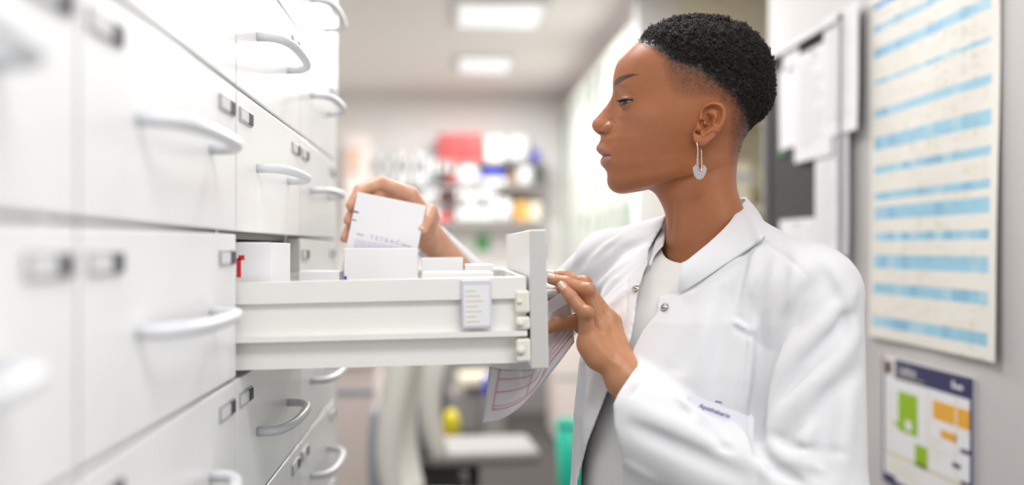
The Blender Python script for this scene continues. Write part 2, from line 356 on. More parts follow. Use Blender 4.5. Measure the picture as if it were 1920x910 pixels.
for (a, b), (c_, d_), lift, rr, lab in sheets:
    x = RX-.019-lift*.5; p0 = on_wall(a, b, x); p1 = on_wall(c_, d_, x); m = MB(); nv = 8
    top = (p0.z if a < 1600 else p0.z); h = None
    z0_ = on_wall(c_, b, x).z*.65+on_wall(a, b, x).z*.35; z1_ = on_wall(c_, d_, x).z*.6+on_wall(a, d_, x).z*.4
    for i in range(nv+1):
        for j in range(3):
            v = i/nv; u = j/2; m.v.append((x-.002-lift*v*.3-.0012*math.sin(v*5+u*2)*v, p0.y+(p1.y-p0.y)*u, z0_+(z1_-z0_)*v))
    for i in range(nv):
        for j in range(2): m.f.append((i*3+j, (i+1)*3+j, (i+1)*3+j+1, i*3+j+1)); m.m.append(0); m.smooth.append(False)
    if (c_-a) > 50 and d_-b > 100:
        for r in range(16):
            v = .1+r*.05; y_ = p0.y+(p1.y-p0.y)*.12; yl = p0.y+(p1.y-p0.y)*(.5+.35*rnd.random()); zz_ = z0_+(z1_-z0_)*v; xx = x-.0032-lift*v*.3-.002
            m.add([(xx, y_, zz_), (xx, yl, zz_), (xx, yl, zz_-.002), (xx, y_, zz_-.002)], [(0, 3, 2, 1)], 1)
    o = m.build('notice_sheet', [M['paper'], M['card']], base=(x, p0.y, z1_)); tag(o, lab, 'paper', 'papers on the noticeboard')
    mo = o.modifiers.new('thick', 'SOLIDIFY'); mo.thickness = .0005
    q = MB(); cz = z0_-.012; q.lathe([(.0, 0), (.006, 0), (.0065, .003), (.004, .007), (0, .008)], (0, 0, 0), 12)
    q.v = [(x-.004-v[2], (p0.y+p1.y)/2+v[1], cz+v[0]) for v in q.v]; _child(q, 'pin', M['white'], o)
q = MB(); p = on_wall(1468, 289, RX-.02); q.lathe([(0, 0), (.011, 0), (.011, .005), (.007, .009), (0, .009)], (0, 0, 0), 16); q.v = [(p.x-v[2], p.y+v[1], p.z+v[0]) for v in q.v]
tag(q.build('round_magnet', M['green'], base=p), 'small green round magnet on the noticeboard beside her head', 'magnet')
# ------------------------------------------------------------------ glazed cabinets along the rear right wall
rc = random.Random(9); DOORW = mat('door_off_white', (.60, .61, .56), .4)
ORD = ['first', 'second', 'third', 'fourth', 'fifth', 'sixth', 'seventh', 'eighth', 'ninth', 'tenth', 'eleventh', 'twelfth', 'thirteenth']
CWORD = dict(white='white', shelfgreen='pale green', box='off white', cream='cream', peach='peach', card='light grey', green='green')
for i in range(4):
    y0 = 5.0+i*.84; y1 = y0+.82; x0 = .955; x1 = RX-.002; zt_ = Z(1.20)
    t = thing('glazed_cabinet', (x0, y0, 0), ['nearest', 'second', 'third', 'farthest'][i]+' tall white glazed cabinet along the rear right wall', 'cabinet', 'tall glazed cabinets at the rear')
    m = MB(); m.box((x0+.02, y0, 0), (x1, y0+.02, zt_)); m.box((x0+.02, y1-.02, 0), (x1, y1, zt_)); m.box((x0+.02, y0, zt_), (x1, y1, zt_+.02)); m.box((x0+.02, y0, 0), (x1, y1, .3))
    _child(m, 'carcass', M['white'], t)
    m = MB(); m.box((x1-.006, y0+.02, .3), (x1-.002, y1-.02, zt_)); _child(m, 'back_panel', M['shelfgreen'], t)
    for s in range(6):
        m = MB(); m.box((x0+.024, y0+.02, .62+s*.33), (x1-.006, y1-.02, .635+s*.33)); _child(m, 'shelf', M['white'], t)
    for dd in range(2):
        a = y0+.004+dd*.408; b = a+.404; m = MB(); e = .055
        m.box((x0, a, .32), (x0+.018, a+e, zt_)); m.box((x0, b-e, .32), (x0+.018, b, zt_)); m.box((x0, a+e, zt_-e), (x0+.018, b-e, zt_)); m.box((x0, a+e, .32), (x0+.018, b-e, .32+e))
        d = _child(m, 'door', DOORW, t)
        m = MB(); m.box((x0+.007, a+e, .32+e), (x0+.011, b-e, zt_-e)); _child(m, 'pane', M['glass'], d)
    for s in range(6):
        for q_ in range(4):
            yy = y0+.04+q_*.19; hh = rc.uniform(.10, .24); wd = rc.uniform(.08, .15); cm = rc.choice(['white', 'shelfgreen', 'box', 'cream', 'box', 'peach' if rc.random() < .25 else 'card', 'green' if rc.random() < .2 else 'box'])
            o = sb('carton', M[cm], (x0+.03, yy, .636+s*.33), (x1-.01, yy+wd, .636+s*.33+hh), bev=.002)
            tag(o, '%s carton, %s along the %s shelf, %s glazed cabinet' % (CWORD[cm], ORD[q_], ['lowest', 'second lowest', 'third', 'fourth', 'fifth', 'top'][s], ['nearest', 'second', 'third', 'farthest'][i]), 'box', 'cartons inside the glazed cabinets')
m = MB(); m.bbox((.955, 4.86, 0), (RX-.001, 4.985, Z(HC)-.001), .003); struct(m.build('trim_1', M['white']))
# cream shelf unit in the recess behind her head
t = thing('shelf_unit', (1.16, 4.5, 0), 'cream shelf unit in the recess behind her head', 'shelf')
m = MB(); m.box((1.16, 4.55, 0), (1.18, 4.84, Z(1.0))); m.box((1.95, 4.55, 0), (1.97, 4.84, Z(1.0))); m.box((1.18, 4.82, 0), (1.95, 4.84, Z(1.0)))
_child(m, 'carcass', M['cream'], t)
for z in (-.6, -.2, .17, .62, .98):
    m = MB(); m.bbox((1.18, 4.55, Z(z)), (1.95, 4.82, Z(z)+.03), .002); _child(m, 'shelf', M['cream'], t)
m = MB(); m.box((1.30, 4.6, Z(.20)), (1.46, 4.7, Z(.42))); o = m.build('carton', [M['cream']], base=(1.38, 4.65, Z(.20))); tag(o, 'cream carton with blue lettering on the recess shelf', 'box')
Rf = Matrix(((1, 0, 0, 0), (0, 0, -1, 0), (0, 1, 0, 0), (0, 0, 0, 1)))
text('Gerd', .062, Matrix.Translation((1.35, 4.597, Z(.33))) @ Rf, mat('faded_blue', (.35, .45, .80), .6), o)
# ------------------------------------------------------------------ shelves and goods on the back wall
SY = 8.05; K = SY/F
def bx(px): return at(px, 465, SY).x
def bz(py): return at(960, py, SY).z
def shelf(px0, px1, py, lab, m_='carc', th=.025, dep=.34):
    o = sb('wall_shelf', M[m_], (bx(px0), SY, bz(py)-th), (bx(px1), SY+dep, bz(py)), bev=.002); return tag(o, lab, 'shelf')
shelf(696, 1016, 347, 'upper dark wall shelf at the back of the room', 'edge', .035)
shelf(696, 1016, 415, 'lower dark wall shelf at the back of the room', 'edge', .035)
shelf(818, 1016, 303, 'short top shelf under the red boxes', 'edge', .02)
def good(name, lab, cat, px0, px1, pyt, pyb, mt, grp=None, dep=.26, kind='box', SY=8.05):
    x0, x1, z0, z1 = bx(px0), bx(px1), bz(pyb)+.001, bz(pyt)
    m = MB()
    if kind == 'box': m.bbox((x0, SY+.02, z0), (x1, SY+.02+dep, z1), .006)
    else:
        r = (x1-x0)/2; h = z1-z0
        m.lathe([(r*.6, 0), (r*.85, h*.03), (r, h*.15), (r, h*.78), (r*.9, h*.88), (r*.55, h*.93), (r*.55, h)], ((x0+x1)/2, SY+.02+r, z0), 20)
    o = m.build(name, M[mt], base=((x0+x1)/2, SY+.02, z0)); tag(o, lab, cat, grp)
    if name == 'binder':
        q = MB(); q.bbox(((x0+x1)/2-.018, SY+.012, z0+.10), ((x0+x1)/2+.018, SY+.02, z0+.2), .002); _child(q, 'spine_label', M['card' if mt != 'white' else 'edge'], o)
    return o
for i in range(11):
    a = 700+i*11.0
    good('binder', '%s lever arch binder, %s from the left on the upper back shelf' % (['white', 'blue grey', 'white', 'dark grey', 'white', 'white', 'dark grey', 'white', 'white', 'blue grey', 'dark grey'][i], ORD[i]), 'binder', a, a+9, 285+(i % 3)*3, 346, ['white', 'bluegrey', 'white', 'edge', 'white', 'white', 'edge', 'white', 'white', 'bluegrey', 'edge'][i], 'binders on the upper back shelf')
good('binder', 'black binder standing on the upper shelf left of the white jar', 'binder', 822, 838, 305, 346, 'black'); good('binder', 'dark red binder next to the black one at the back', 'binder', 840, 851, 306, 346, 'dred')
for i in range(13):
    a = 790+i*11.0
    if 812 < a < 847: continue
    good('binder', 'white binder, %s from the left on the lower back shelf' % ORD[i if a < 820 else i-3], 'binder', a, a+9.5, 356, 413, 'white' if i % 4 else 'card', 'white binders on the lower back shelf')
good('folder_box', 'low dark red box under the red boxes on the lower shelf', 'box', 824, 846, 402, 414, 'red')
for a, b, c_, l_ in ((820, 842, 'dred', 'darker leftmost'), (843, 868, 'red', 'middle'), (869, 905, 'red', 'wide rightmost')):
    good('red_box', l_+' red box on the top back shelf', 'box', a, b, 251, 302, c_, 'red boxes')
good('jar', 'large white jar on the upper back shelf', 'jar', 852, 902, 306, 346, 'white', kind='r', dep=.2)
good('carton', 'white carton right of the red boxes', 'box', 911, 945, 256, 302, 'box'); good('jar', 'round white tub at the end of the top shelf', 'tub', 950, 998, 250, 302, 'white', kind='r')
good('folder', 'blue folder beside the round white tub', 'folder', 1000, 1012, 282, 302, 'blue'); good('carton', 'dark carton above the blue one on the back shelf', 'box', 906, 945, 306, 316, 'black')
good('carton', 'blue carton on the upper back shelf', 'box', 908, 944, 317, 334, 'blue'); good('carton', 'white carton under the blue one', 'box', 904, 948, 335, 346, 'box')
good('jar', 'white jar with dark lid at the right of the upper shelf', 'jar', 970, 1004, 308, 346, 'card', kind='r'); good('carton', 'brown carton at the right of the upper shelf', 'box', 952, 967, 322, 346, 'brown'); good('carton', 'black carton at the right end of the upper shelf', 'box', 1005, 1015, 312, 346, 'black')
good('carton', 'orange carton on the lower back shelf', 'box', 968, 990, 378, 414, 'ora'); good('jar', 'white jar left of the orange carton', 'jar', 934, 962, 372, 414, 'white', kind='r'); good('carton', 'pale carton at the right end of the lower shelf', 'box', 993, 1014, 380, 414, 'cream')
good('sign', 'green sign low on the back wall behind the drawer', 'sign', 893, 922, 440, 472, 'green', dep=.02, SY=8.375)
o = good('sign', 'pale pink poster board at the back left', 'sign', 646, 694, 252, 440, 'pink', dep=.03)
q = MB(); q.box((bx(650), SY+.017, bz(330)), (bx(672), SY+.02, bz(280))); _child(q, 'print', M['peach'], o)
# worktop and dark under-counter at the back, pale desk on the left
m = MB(); m.bbox((-1.55, 7.75, Z(-.56)), (.93, 8.39, Z(-.52)), .004); tag(m.build('worktop', M['grey'], base=(0, 7.75, Z(-.56))), 'grey worktop along the back wall', 'worktop')
for i in range(3):
    m = MB(); m.bbox((-1.5+i*.8, 7.9, .0), (-1.5+i*.8+.78, 8.38, Z(-.562)), .004); tag(m.build('base_cabinet', M['edge'], base=(-1.5+i*.8, 7.9, 0)), ['leftmost', 'middle', 'rightmost'][i]+' dark base cabinet under the back worktop', 'cabinet', 'base cabinets at the back')
def pedestal(px0, px1, Y, d, zt__, lab, mt, dark):
    t = thing('desk_pedestal', (at(px0, 700, Y).x, Y, 0), lab, 'cabinet')
    xa_, xb2 = at(px0, 700, Y).x, at(px1, 700, Y).x; ztop = Z(zt__)
    m = MB(); m.bbox((xa_, Y, .03), (xb2, Y+d, ztop-.03), .003); _child(m, 'body', M[mt], t)
    m = MB(); m.bbox((xa_-.01, Y-.012, ztop-.028), (xb2+.01, Y+d, ztop), .003); _child(m, 'top', M[mt], t)
    m = MB(); m.box((xa_+.002, Y-.003, dark-.012), (xb2-.002, Y, dark+.012)); _child(m, 'grip_recess', M['bluegrey'], t); return t
pedestal(590, 702, 4.3, .6, -.50, 'pale pinkish desk pedestal beyond the cabinets', 'pink', Z(-.645))
pedestal(1042, 1100, 6.6, .55, -.55, 'pale rounded appliance standing at the rear right', 'pink', Z(-.9))
# ------------------------------------------------------------------ chairs
def chair(x, y, rz, lab, back_h=.98, arm=True, seat_d=.5, seat_w=.4):
    t = thing('office_chair', (x, y, 0), lab, 'chair', 'cream office chairs'); t.rotation_euler.z = rz
    def shell(prof, wd, name, th, matl):
        m = MB(); n = len(prof); S = 10; vs = []
        for i, (px_, pz_) in enumerate(prof):
            for k in range(S+1):
                u = -1+2*k/S; wf = wd/2*(1-.25*abs(i/(n-1)-.45)**2*2); vs.append((px_+.05*u*u, u*wf, pz_))
        m.add(vs, [(i*(S+1)+k, i*(S+1)+k+1, (i+1)*(S+1)+k+1, (i+1)*(S+1)+k) for i in range(n-1) for k in range(S)], 0, True)
        o = m.build(name, matl, t); a = o.modifiers.new('t', 'SOLIDIFY'); a.thickness = th; a.offset = 0; b = o.modifiers.new('b', 'BEVEL'); b.width = th*.4; b.segments = 3; c_ = o.modifiers.new('s', 'SUBSURF'); c_.levels = c_.render_levels = 1
        return o
    shell([(-.20, .46), (-.235, .56), (-.25, .68), (-.235, .80), (-.215, .9), (-.20, back_h)], .44, 'backrest', .075, M['ivory'])
    shell([(-.285, .40), (-.30, .56), (-.305, .70), (-.29, .80)], .36, 'back_shell', .02, M['bluegrey'])
    m = MB(); m.bbox((-.22, -seat_w/2, .41), (-.22+seat_d, seat_w/2, .475), .025); m.build('seat', M['seat'], t)
    m = MB(); m.box((-.30, -.03, .36), (-.02, .03, .385)); m.box((-.31, -.03, .36), (-.29, .03, .5)); m.lathe([(.05, 0), (.05, .02), (.026, .03), (.026, .30)], (0, 0, .09), 16); m.build('stem', M['black'], t)
    for k in range(5):
        a = 2*math.pi*k/5; m = MB(); m.tube([(.04*math.cos(a), .04*math.sin(a), .10), (.28*math.cos(a), .28*math.sin(a), .065)], [.02, .013], 10); l = m.build('leg', M['black'], t)
        m = MB(); c_ = Vector((.28*math.cos(a), .28*math.sin(a), .028)); d_ = Vector((-math.sin(a), math.cos(a), 0))
        m.tube([c_-d_*.02, c_+d_*.02], .027, 14); m.build('castor', M['black'], l)
    return t
ch1 = at(730, 465, 3.35); chair(ch1.x+.235, 3.35, math.radians(-6), 'cream office chair seen edge on behind the open drawer', 1.02)
ch2 = at(880, 465, 4.3); chair(ch2.x+.02, 4.35, math.radians(4), 'second cream office chair farther back with its seat in view', .92)
# yellow and black vacuum-like floor machine between the chairs
def at_(px, py, Y): return at(px, py, Y)
p = at(830, 790, 5.2)
t = thing('floor_cleaner', (p.x, 5.2, 0), 'black and yellow floor cleaner behind the chairs', 'appliance')
m = MB(); m.bbox((p.x-.12, 5.12, .02), (p.x+.10, 5.42, .26), .04); _child(m, 'body', M['black'], t)
m = MB(); m.lathe([(.03, 0), (.045, .01), (.045, .12), (.02, .16)], (p.x+.045, 5.15, .33), 18); _child(m, 'canister', M['yel'], t)
m = MB(); m.lathe([(.03, 0), (.04, .01), (.04, .07), (.02, .09)], (p.x-.12, 5.15, .26), 18); _child(m, 'cap', M['yel'], t)
m = MB(); m.tube([(p.x, 5.2, .24), (p.x+.01, 5.25, .5), (p.x-.02, 5.35, .8)], .016, 10); m.tube([(p.x-.04, 5.35, .8), (p.x+.02, 5.35, .8)], .018, 10); _child(m, 'wand', M['black'], t)
for s in (-1, 1):
    m = MB(); m.tube([(p.x-.01+s*.125-.015, 5.36, .05), (p.x-.01+s*.125+.015, 5.36, .05)], .05, 16); _child(m, 'wheel', M['black'], t)
# printer on a low stand, blue crate, teal bin
p = at(895, 715, 7.2)
t = thing('printer', (p.x, 7.2, 0), 'cream printer on a low dark stand far back under the drawer', 'printer')
m = MB(); m.bbox((p.x-.22, 7.1, .0), (p.x+.12, 7.5, p.z-.07), .01); _child(m, 'stand', M['edge'], t)
m = MB(); m.bbox((p.x-.15, 7.12, p.z-.069), (p.x+.10, 7.45, p.z+.05), .02); b_ = _child(m, 'body', M['cream'], t)
m = MB(); m.box((p.x-.10, 7.05, p.z-.03), (p.x+.06, 7.12, p.z-.02)); _child(m, 'paper_tray', M['black'], b_)
p = at(918, 745, 7.0)
t = thing('crate_stand', (p.x, 6.9, 0), 'blue crate on a dark stand far back behind the hanging paper', 'crate')
m = MB(); m.bbox((p.x-.05, 6.85, .0), (p.x+.10, 7.05, p.z+.03), .01); _child(m, 'stand', M['edge'], t)
m = MB(); m.bbox((p.x-.05, 6.86, p.z+.031), (p.x+.06, 7.04, p.z+.15), .01); _child(m, 'crate', M['blue'], t)
p = at(1075, 880, 4.6)
t = thing('waste_bin', (p.x, 4.6, 0), 'teal green waste bin on the floor behind her coat', 'bin')
zt__ = at(1075, 792, 4.6).z
m = MB(); r = .085; m.lathe([(r*.74, 0), (r*.78, .01), (r, zt__), (r-.006, zt__), (r*.76, .02), (.0, .02)], (p.x, 4.6, 0), 28); _child(m, 'bucket', M['teal'], t)
m = MB(); m.tube([(p.x+(r+.002)*math.cos(a), 4.6+(r+.002)*math.sin(a), zt__) for a in [2*math.pi*k/28 for k in range(29)]], .006, 8, cap=False); _child(m, 'rim', M['teal'], t)
# ================================================================== the woman
# ---- numpy helpers
def pchip(xk, yk, x):
    xk = np.asarray(xk, float); yk = np.asarray(yk, float); x = np.asarray(x, float)
    h = np.diff(xk); d = np.diff(yk, axis=0)/(h if yk.ndim == 1 else h[:, None])
    m = np.zeros_like(yk)
    a, b = d[:-1], d[1:]; ok = a*b > 0
    m[1:-1] = np.where(ok, 2*a*b/np.where(ok, a+b, 1), 0); m[0] = d[0]; m[-1] = d[-1]
    i = np.clip(np.searchsorted(xk, x)-1, 0, len(xk)-2); t = (x-xk[i])/h[i]; hh = h[i]
    if yk.ndim == 2: t = t[:, None]; hh = hh[:, None]
    return (2*t**3-3*t**2+1)*yk[i] + (t**3-2*t**2+t)*hh*m[i] + (-2*t**3+3*t**2)*yk[i+1] + (t**3-t**2)*hh*m[i+1]
def hash3(ix, iy, iz, seed):
    n = (ix*374761393 + iy*668265263 + iz*2147483647 + seed*974711) & 0xffffffff
    n = ((n ^ (n >> 13))*1274126177) & 0xffffffff
    return ((n ^ (n >> 16)) & 0xffff)/65535.
def vnoise(P, seed=0):
    P = np.asarray(P, float); i = np.floor(P).astype(np.int64); f = P-i; f = f*f*(3-2*f); r = 0
    for dx in (0, 1):
        for dy in (0, 1):
            for dz in (0, 1):
                w_ = (f[:, 0] if dx else 1-f[:, 0])*(f[:, 1] if dy else 1-f[:, 1])*(f[:, 2] if dz else 1-f[:, 2])
                r = r + w_*hash3(i[:, 0]+dx, i[:, 1]+dy, i[:, 2]+dz, seed)
    return r*2-1
def polydist(px, py, poly):                     # signed distance to a polygon, inside positive
    poly = np.asarray(poly, float); d = np.full(px.shape, 1e9); ins = np.zeros(px.shape, bool); n = len(poly)
    for i in range(n):
        a, b = poly[i], poly[(i+1) % n]; e = b-a
        t = np.clip(((px-a[0])*e[0]+(py-a[1])*e[1])/max(e@e, 1e-9), 0, 1)
        d = np.minimum(d, np.hypot(px-a[0]-t*e[0], py-a[1]-t*e[1]))
        c = ((a[1] > py) != (b[1] > py)) & (px < (b[0]-a[0])*(py-a[1])/((b[1]-a[1]) if b[1] != a[1] else 1e-9)+a[0]); ins ^= c
    return np.where(ins, d, -d)
def sstep(a, b, x): t = np.clip((x-a)/(b-a), 0, 1); return t*t*(3-2*t)
def np_mesh(name, V, faces, mats, parent=None, col=None, mi=None, smooth=True):
    me = bpy.data.meshes.new(name); V = np.asarray(V, np.float32)
    off = Vector((0, 0, 0)); q = parent
    while q is not None: off += Vector(q.location); q = q.parent
    V = V-np.array(off, np.float32)
    if isinstance(faces, np.ndarray):
        k = faces.shape[1]; n = len(faces); me.vertices.add(len(V)); me.vertices.foreach_set('co', V.ravel())
        me.loops.add(n*k); me.loops.foreach_set('vertex_index', faces.astype(np.int32).ravel())
        me.polygons.add(n); me.polygons.foreach_set('loop_start', np.arange(0, n*k, k, dtype=np.int32))
        try: me.polygons.foreach_set('loop_total', np.full(n, k, np.int32))
        except Exception: pass
    else: me.from_pydata(V.tolist(), [], faces)
    for m in (mats if isinstance(mats, (list, tuple)) else [mats]): me.materials.append(m)
    if mi is not None: me.polygons.foreach_set('material_index', mi)
    me.update(calc_edges=True); me.validate()
    me.polygons.foreach_set('use_smooth', [smooth]*len(me.polygons))
    if col is not None:
        a = me.color_attributes.new('tone', 'FLOAT_COLOR', 'POINT'); c = np.ones((len(V), 4), np.float32); c[:, :3] = col; a.data.foreach_set('color', c.ravel())
    o = bpy.data.objects.new(name, me); C.objects.link(o)
    if parent: o.parent = parent
    return o
camP = np.array([0, 0, CH]); fv = np.array(_f); rv = np.array(_r)
def atn(px, py, Y): return np.array(at(px, py, Y))
def proj(P):
    q = P-camP; dz = q@fv; return 960+F*(q@rv)/dz, 465-F*q[:, 2]/dz
# ---- sparse surface nets
def surface_nets(fn, lo, hi, h, margin=.02, B=8):
    lo = np.array(lo, float); n = (np.ceil((np.array(hi)-lo)/h/B).astype(int))*B; nb = n//B
    g = np.stack(np.meshgrid(*[np.arange(k) for k in nb], indexing='ij'), -1).reshape(-1, 3)
    cpos = lo+(g*B+(B-1)/2)*h; dc = fn(cpos); keep = np.abs(dc) < h*B*.9+margin
    Fd = np.empty(tuple(nb)+(B, B, B), np.float32); Fd[:] = dc.reshape(tuple(nb))[..., None, None, None]
    ga = g[keep]; l = np.stack(np.meshgrid(*[np.arange(B)]*3, indexing='ij'), -1).reshape(-1, 3)
    for s in range(0, len(ga), 600):
        gg = ga[s:s+600]; P = lo+(gg[:, None, :]*B+l[None])*h
        Fd[gg[:, 0], gg[:, 1], gg[:, 2]] = fn(P.reshape(-1, 3)).reshape(-1, B, B, B)
    A = Fd.transpose(0, 3, 1, 4, 2, 5).reshape(tuple(n))
    S = A < 0; c = np.zeros(tuple(n-1), np.int8)
    for dx in (0, 1):
        for dy in (0, 1):
            for dz in (0, 1): c += S[dx:n[0]-1+dx, dy:n[1]-1+dy, dz:n[2]-1+dz]
    act = np.argwhere((c > 0) & (c < 8)); idm = -np.ones(tuple(n-1), np.int32); idm[act[:, 0], act[:, 1], act[:, 2]] = np.arange(len(act))
    acc = np.zeros((len(act), 3)); cnt = np.zeros(len(act))
    cor = [(0,0,0),(1,0,0),(0,1,0),(1,1,0),(0,0,1),(1,0,1),(0,1,1),(1,1,1)]
    val = [A[act[:, 0]+a, act[:, 1]+b, act[:, 2]+d] for a, b, d in cor]
    for i, j in ((0,1),(2,3),(4,5),(6,7),(0,2),(1,3),(4,6),(5,7),(0,4),(1,5),(2,6),(3,7)):
        x = (val[i] < 0) != (val[j] < 0); t = val[i]/np.where(x, val[i]-val[j], 1)
        p = np.array(cor[i])+t[:, None]*(np.array(cor[j])-np.array(cor[i])); acc += np.where(x[:, None], p, 0); cnt += x
    V = lo+(act+acc/cnt[:, None])*h; quads = []
    for ax in range(3):
        b1, b2 = (ax+1) % 3, (ax+2) % 3; sl0 = [slice(None)]*3; sl1 = [slice(None)]*3
        sl0[ax] = slice(0, n[ax]-1); sl1[ax] = slice(1, n[ax])
        d = S[tuple(sl0)] != S[tuple(sl1)]; e = np.argwhere(d); e = e[(e[:, b1] > 0) & (e[:, b2] > 0) & (e[:, b1] < n[b1]-1) & (e[:, b2] < n[b2]-1)]
        o1 = np.zeros(3, int); o1[b1] = 1; o2 = np.zeros(3, int); o2[b2] = 1
        q = np.stack([idm[tuple((e-o).T)] for o in (o1+o2, o2, o1*0, o1)], 1)
        ins = S[tuple(e.T)]; q[~ins] = q[~ins][:, ::-1]; quads.append(q)
    Q = np.concatenate(quads); return V, Q[(Q >= 0).all(1)]
def cap(P, a, b, ra, rb):
    a = np.asarray(a, float); b = np.asarray(b, float); e = b-a; t = np.clip((P-a)@e/(e@e), 0, 1)
    return np.linalg.norm(P-a-t[:, None]*e, axis=1)-(ra+(rb-ra)*t)
def smin(a, b, k): h = np.clip(.5+.5*(b-a)/k, 0, 1); return b*(1-h)+a*h-k*h*(1-h)
def smax(a, b, k): return -smin(-a, -b, k)
# ---- skin material (vertex colour carries lips, brows, palms; noise carries pores)
def skin_mat():
    m = mat('skin', (.3, .13, .07), .41, sss=.12, spec=.45); nt = m.node_tree; b = nt.nodes['Principled BSDF']
    a = nt.nodes.new('ShaderNodeAttribute'); a.attribute_name = 'tone'; tc = nt.nodes.new('ShaderNodeTexCoord')
    n = nt.nodes.new('ShaderNodeTexNoise'); n.inputs['Scale'].default_value = 55; n.inputs['Detail'].default_value = 4
    n2 = nt.nodes.new('ShaderNodeTexNoise'); n2.inputs['Scale'].default_value = 900; n2.inputs['Detail'].default_value = 2
    mr = nt.nodes.new('ShaderNodeMapRange'); mr.inputs['To Min'].default_value = .90; mr.inputs['To Max'].default_value = 1.10
    mx = nt.nodes.new('ShaderNodeMix'); mx.data_type = 'RGBA'; mx.blend_type = 'MULTIPLY'; mx.inputs['Factor'].default_value = 1
    nt.links.new(tc.outputs['Object'], n.inputs['Vector']); nt.links.new(tc.outputs['Object'], n2.inputs['Vector'])
    nt.links.new(n.outputs['Fac'], mr.inputs['Value']); nt.links.new(a.outputs['Color'], mx.inputs['A']); nt.links.new(mr.outputs[0], mx.inputs['B'])
    nt.links.new(mx.outputs['Result'], b.inputs['Base Color'])
    bp = nt.nodes.new('ShaderNodeBump'); bp.inputs['Strength'].default_value = .22; bp.inputs['Distance'].default_value = .0006
    nt.links.new(n2.outputs['Fac'], bp.inputs['Height']); nt.links.new(bp.outputs[0], b.inputs['Normal']); return m
SKIN = skin_mat(); TONE = np.array([.37, .132, .052]); PALM = np.array([.66, .36, .24]); HAND = np.array([.52, .245, .125])
person = thing('person', (.33, 1.26, 0), 'woman with short curly black hair in a white lab coat reaching into a drawer', 'person')
# ------------------------------------------------------------------ head and neck: lofted sections in photo pixels
YH = 1.25; O = atn(1300, 200, YH); d0 = O-camP; d0[2] = 0; d0 /= np.linalg.norm(d0)
ps = math.radians(3.0); L0_ = -d0; Fw0 = np.array([-d0[1], d0[0], 0.])   # pointing to the picture's left
Fw = Fw0*math.cos(ps)+L0_*math.sin(ps); Lt = L0_*math.cos(ps)-Fw0*math.sin(ps)
MPX = YH/F*1.02
def head_pt(x, y, wl):                            # pixel x,y and lateral offset (pixel units, + toward the camera)
    x = np.asarray(x, float); y = np.asarray(y, float); wl = np.asarray(wl, float)
    d = fv + rv*((x-960)/F)[..., None] + np.array([0, 0, 1.])*((465-y)/F)[..., None]
    aw = np.abs(wl)*MPX; t = ((O-camP)@Lt + aw)/(d@Lt); P = camP+d*t[..., None]
    return np.where((wl < 0)[..., None], P-2*aw[..., None]*Lt, P)
# front/back outline: (xf,yf,xb,yb)
OUT = [(1296,41,1330,41),(1268,44,1356,44),(1240,52,1384,52),(1212,64,1404,62),(1190,80,1421,78),(1174,95,1433,95),(1163,108,1440,110),(1155,122,1445,128),(1150.5,138,1447,148),(1148.5,154,1448,165),
       (1148.5,168,1447,178),(1148.5,182,1444,190),(1148,198,1438,202),(1146.5,212,1430,214),(1144,225,1421,225),(1140,235,1413,234),(1136,244,1406,243),(1133,251,1401,249),(1131,257,1397,254),
       (1130.5,268,1393,262),(1130,277,1391,268),(1130,285,1389.5,273),(1130.5,291.5,1388,277),(1131,298,1387,281),(1131.5,306,1386,286),(1133.5,313,1385.5,289),(1137,321,1385,291.5),(1138.8,330,1384.5,293.5),
       (1138.3,340,1384.5,295.5),(1141,350,1384,297.5),(1148,358,1384,299.5),(1160,363,1383.5,302),(1178,362,1383,305),(1195,357.5,1382.5,309),(1209,354.5,1382,315),(1219,357,1381.5,321),(1227,362.5,1381,329),
       (1234,372,1381,339),(1240,383,1382,350),(1246,398,1385,364),(1249,418,1391,382),(1249,438,1396,402),(1248,460,1402,422),(1252,484,1408,446),(1262,512,1416,474)]
OUT = np.array(OUT, float); NR = len(OUT)
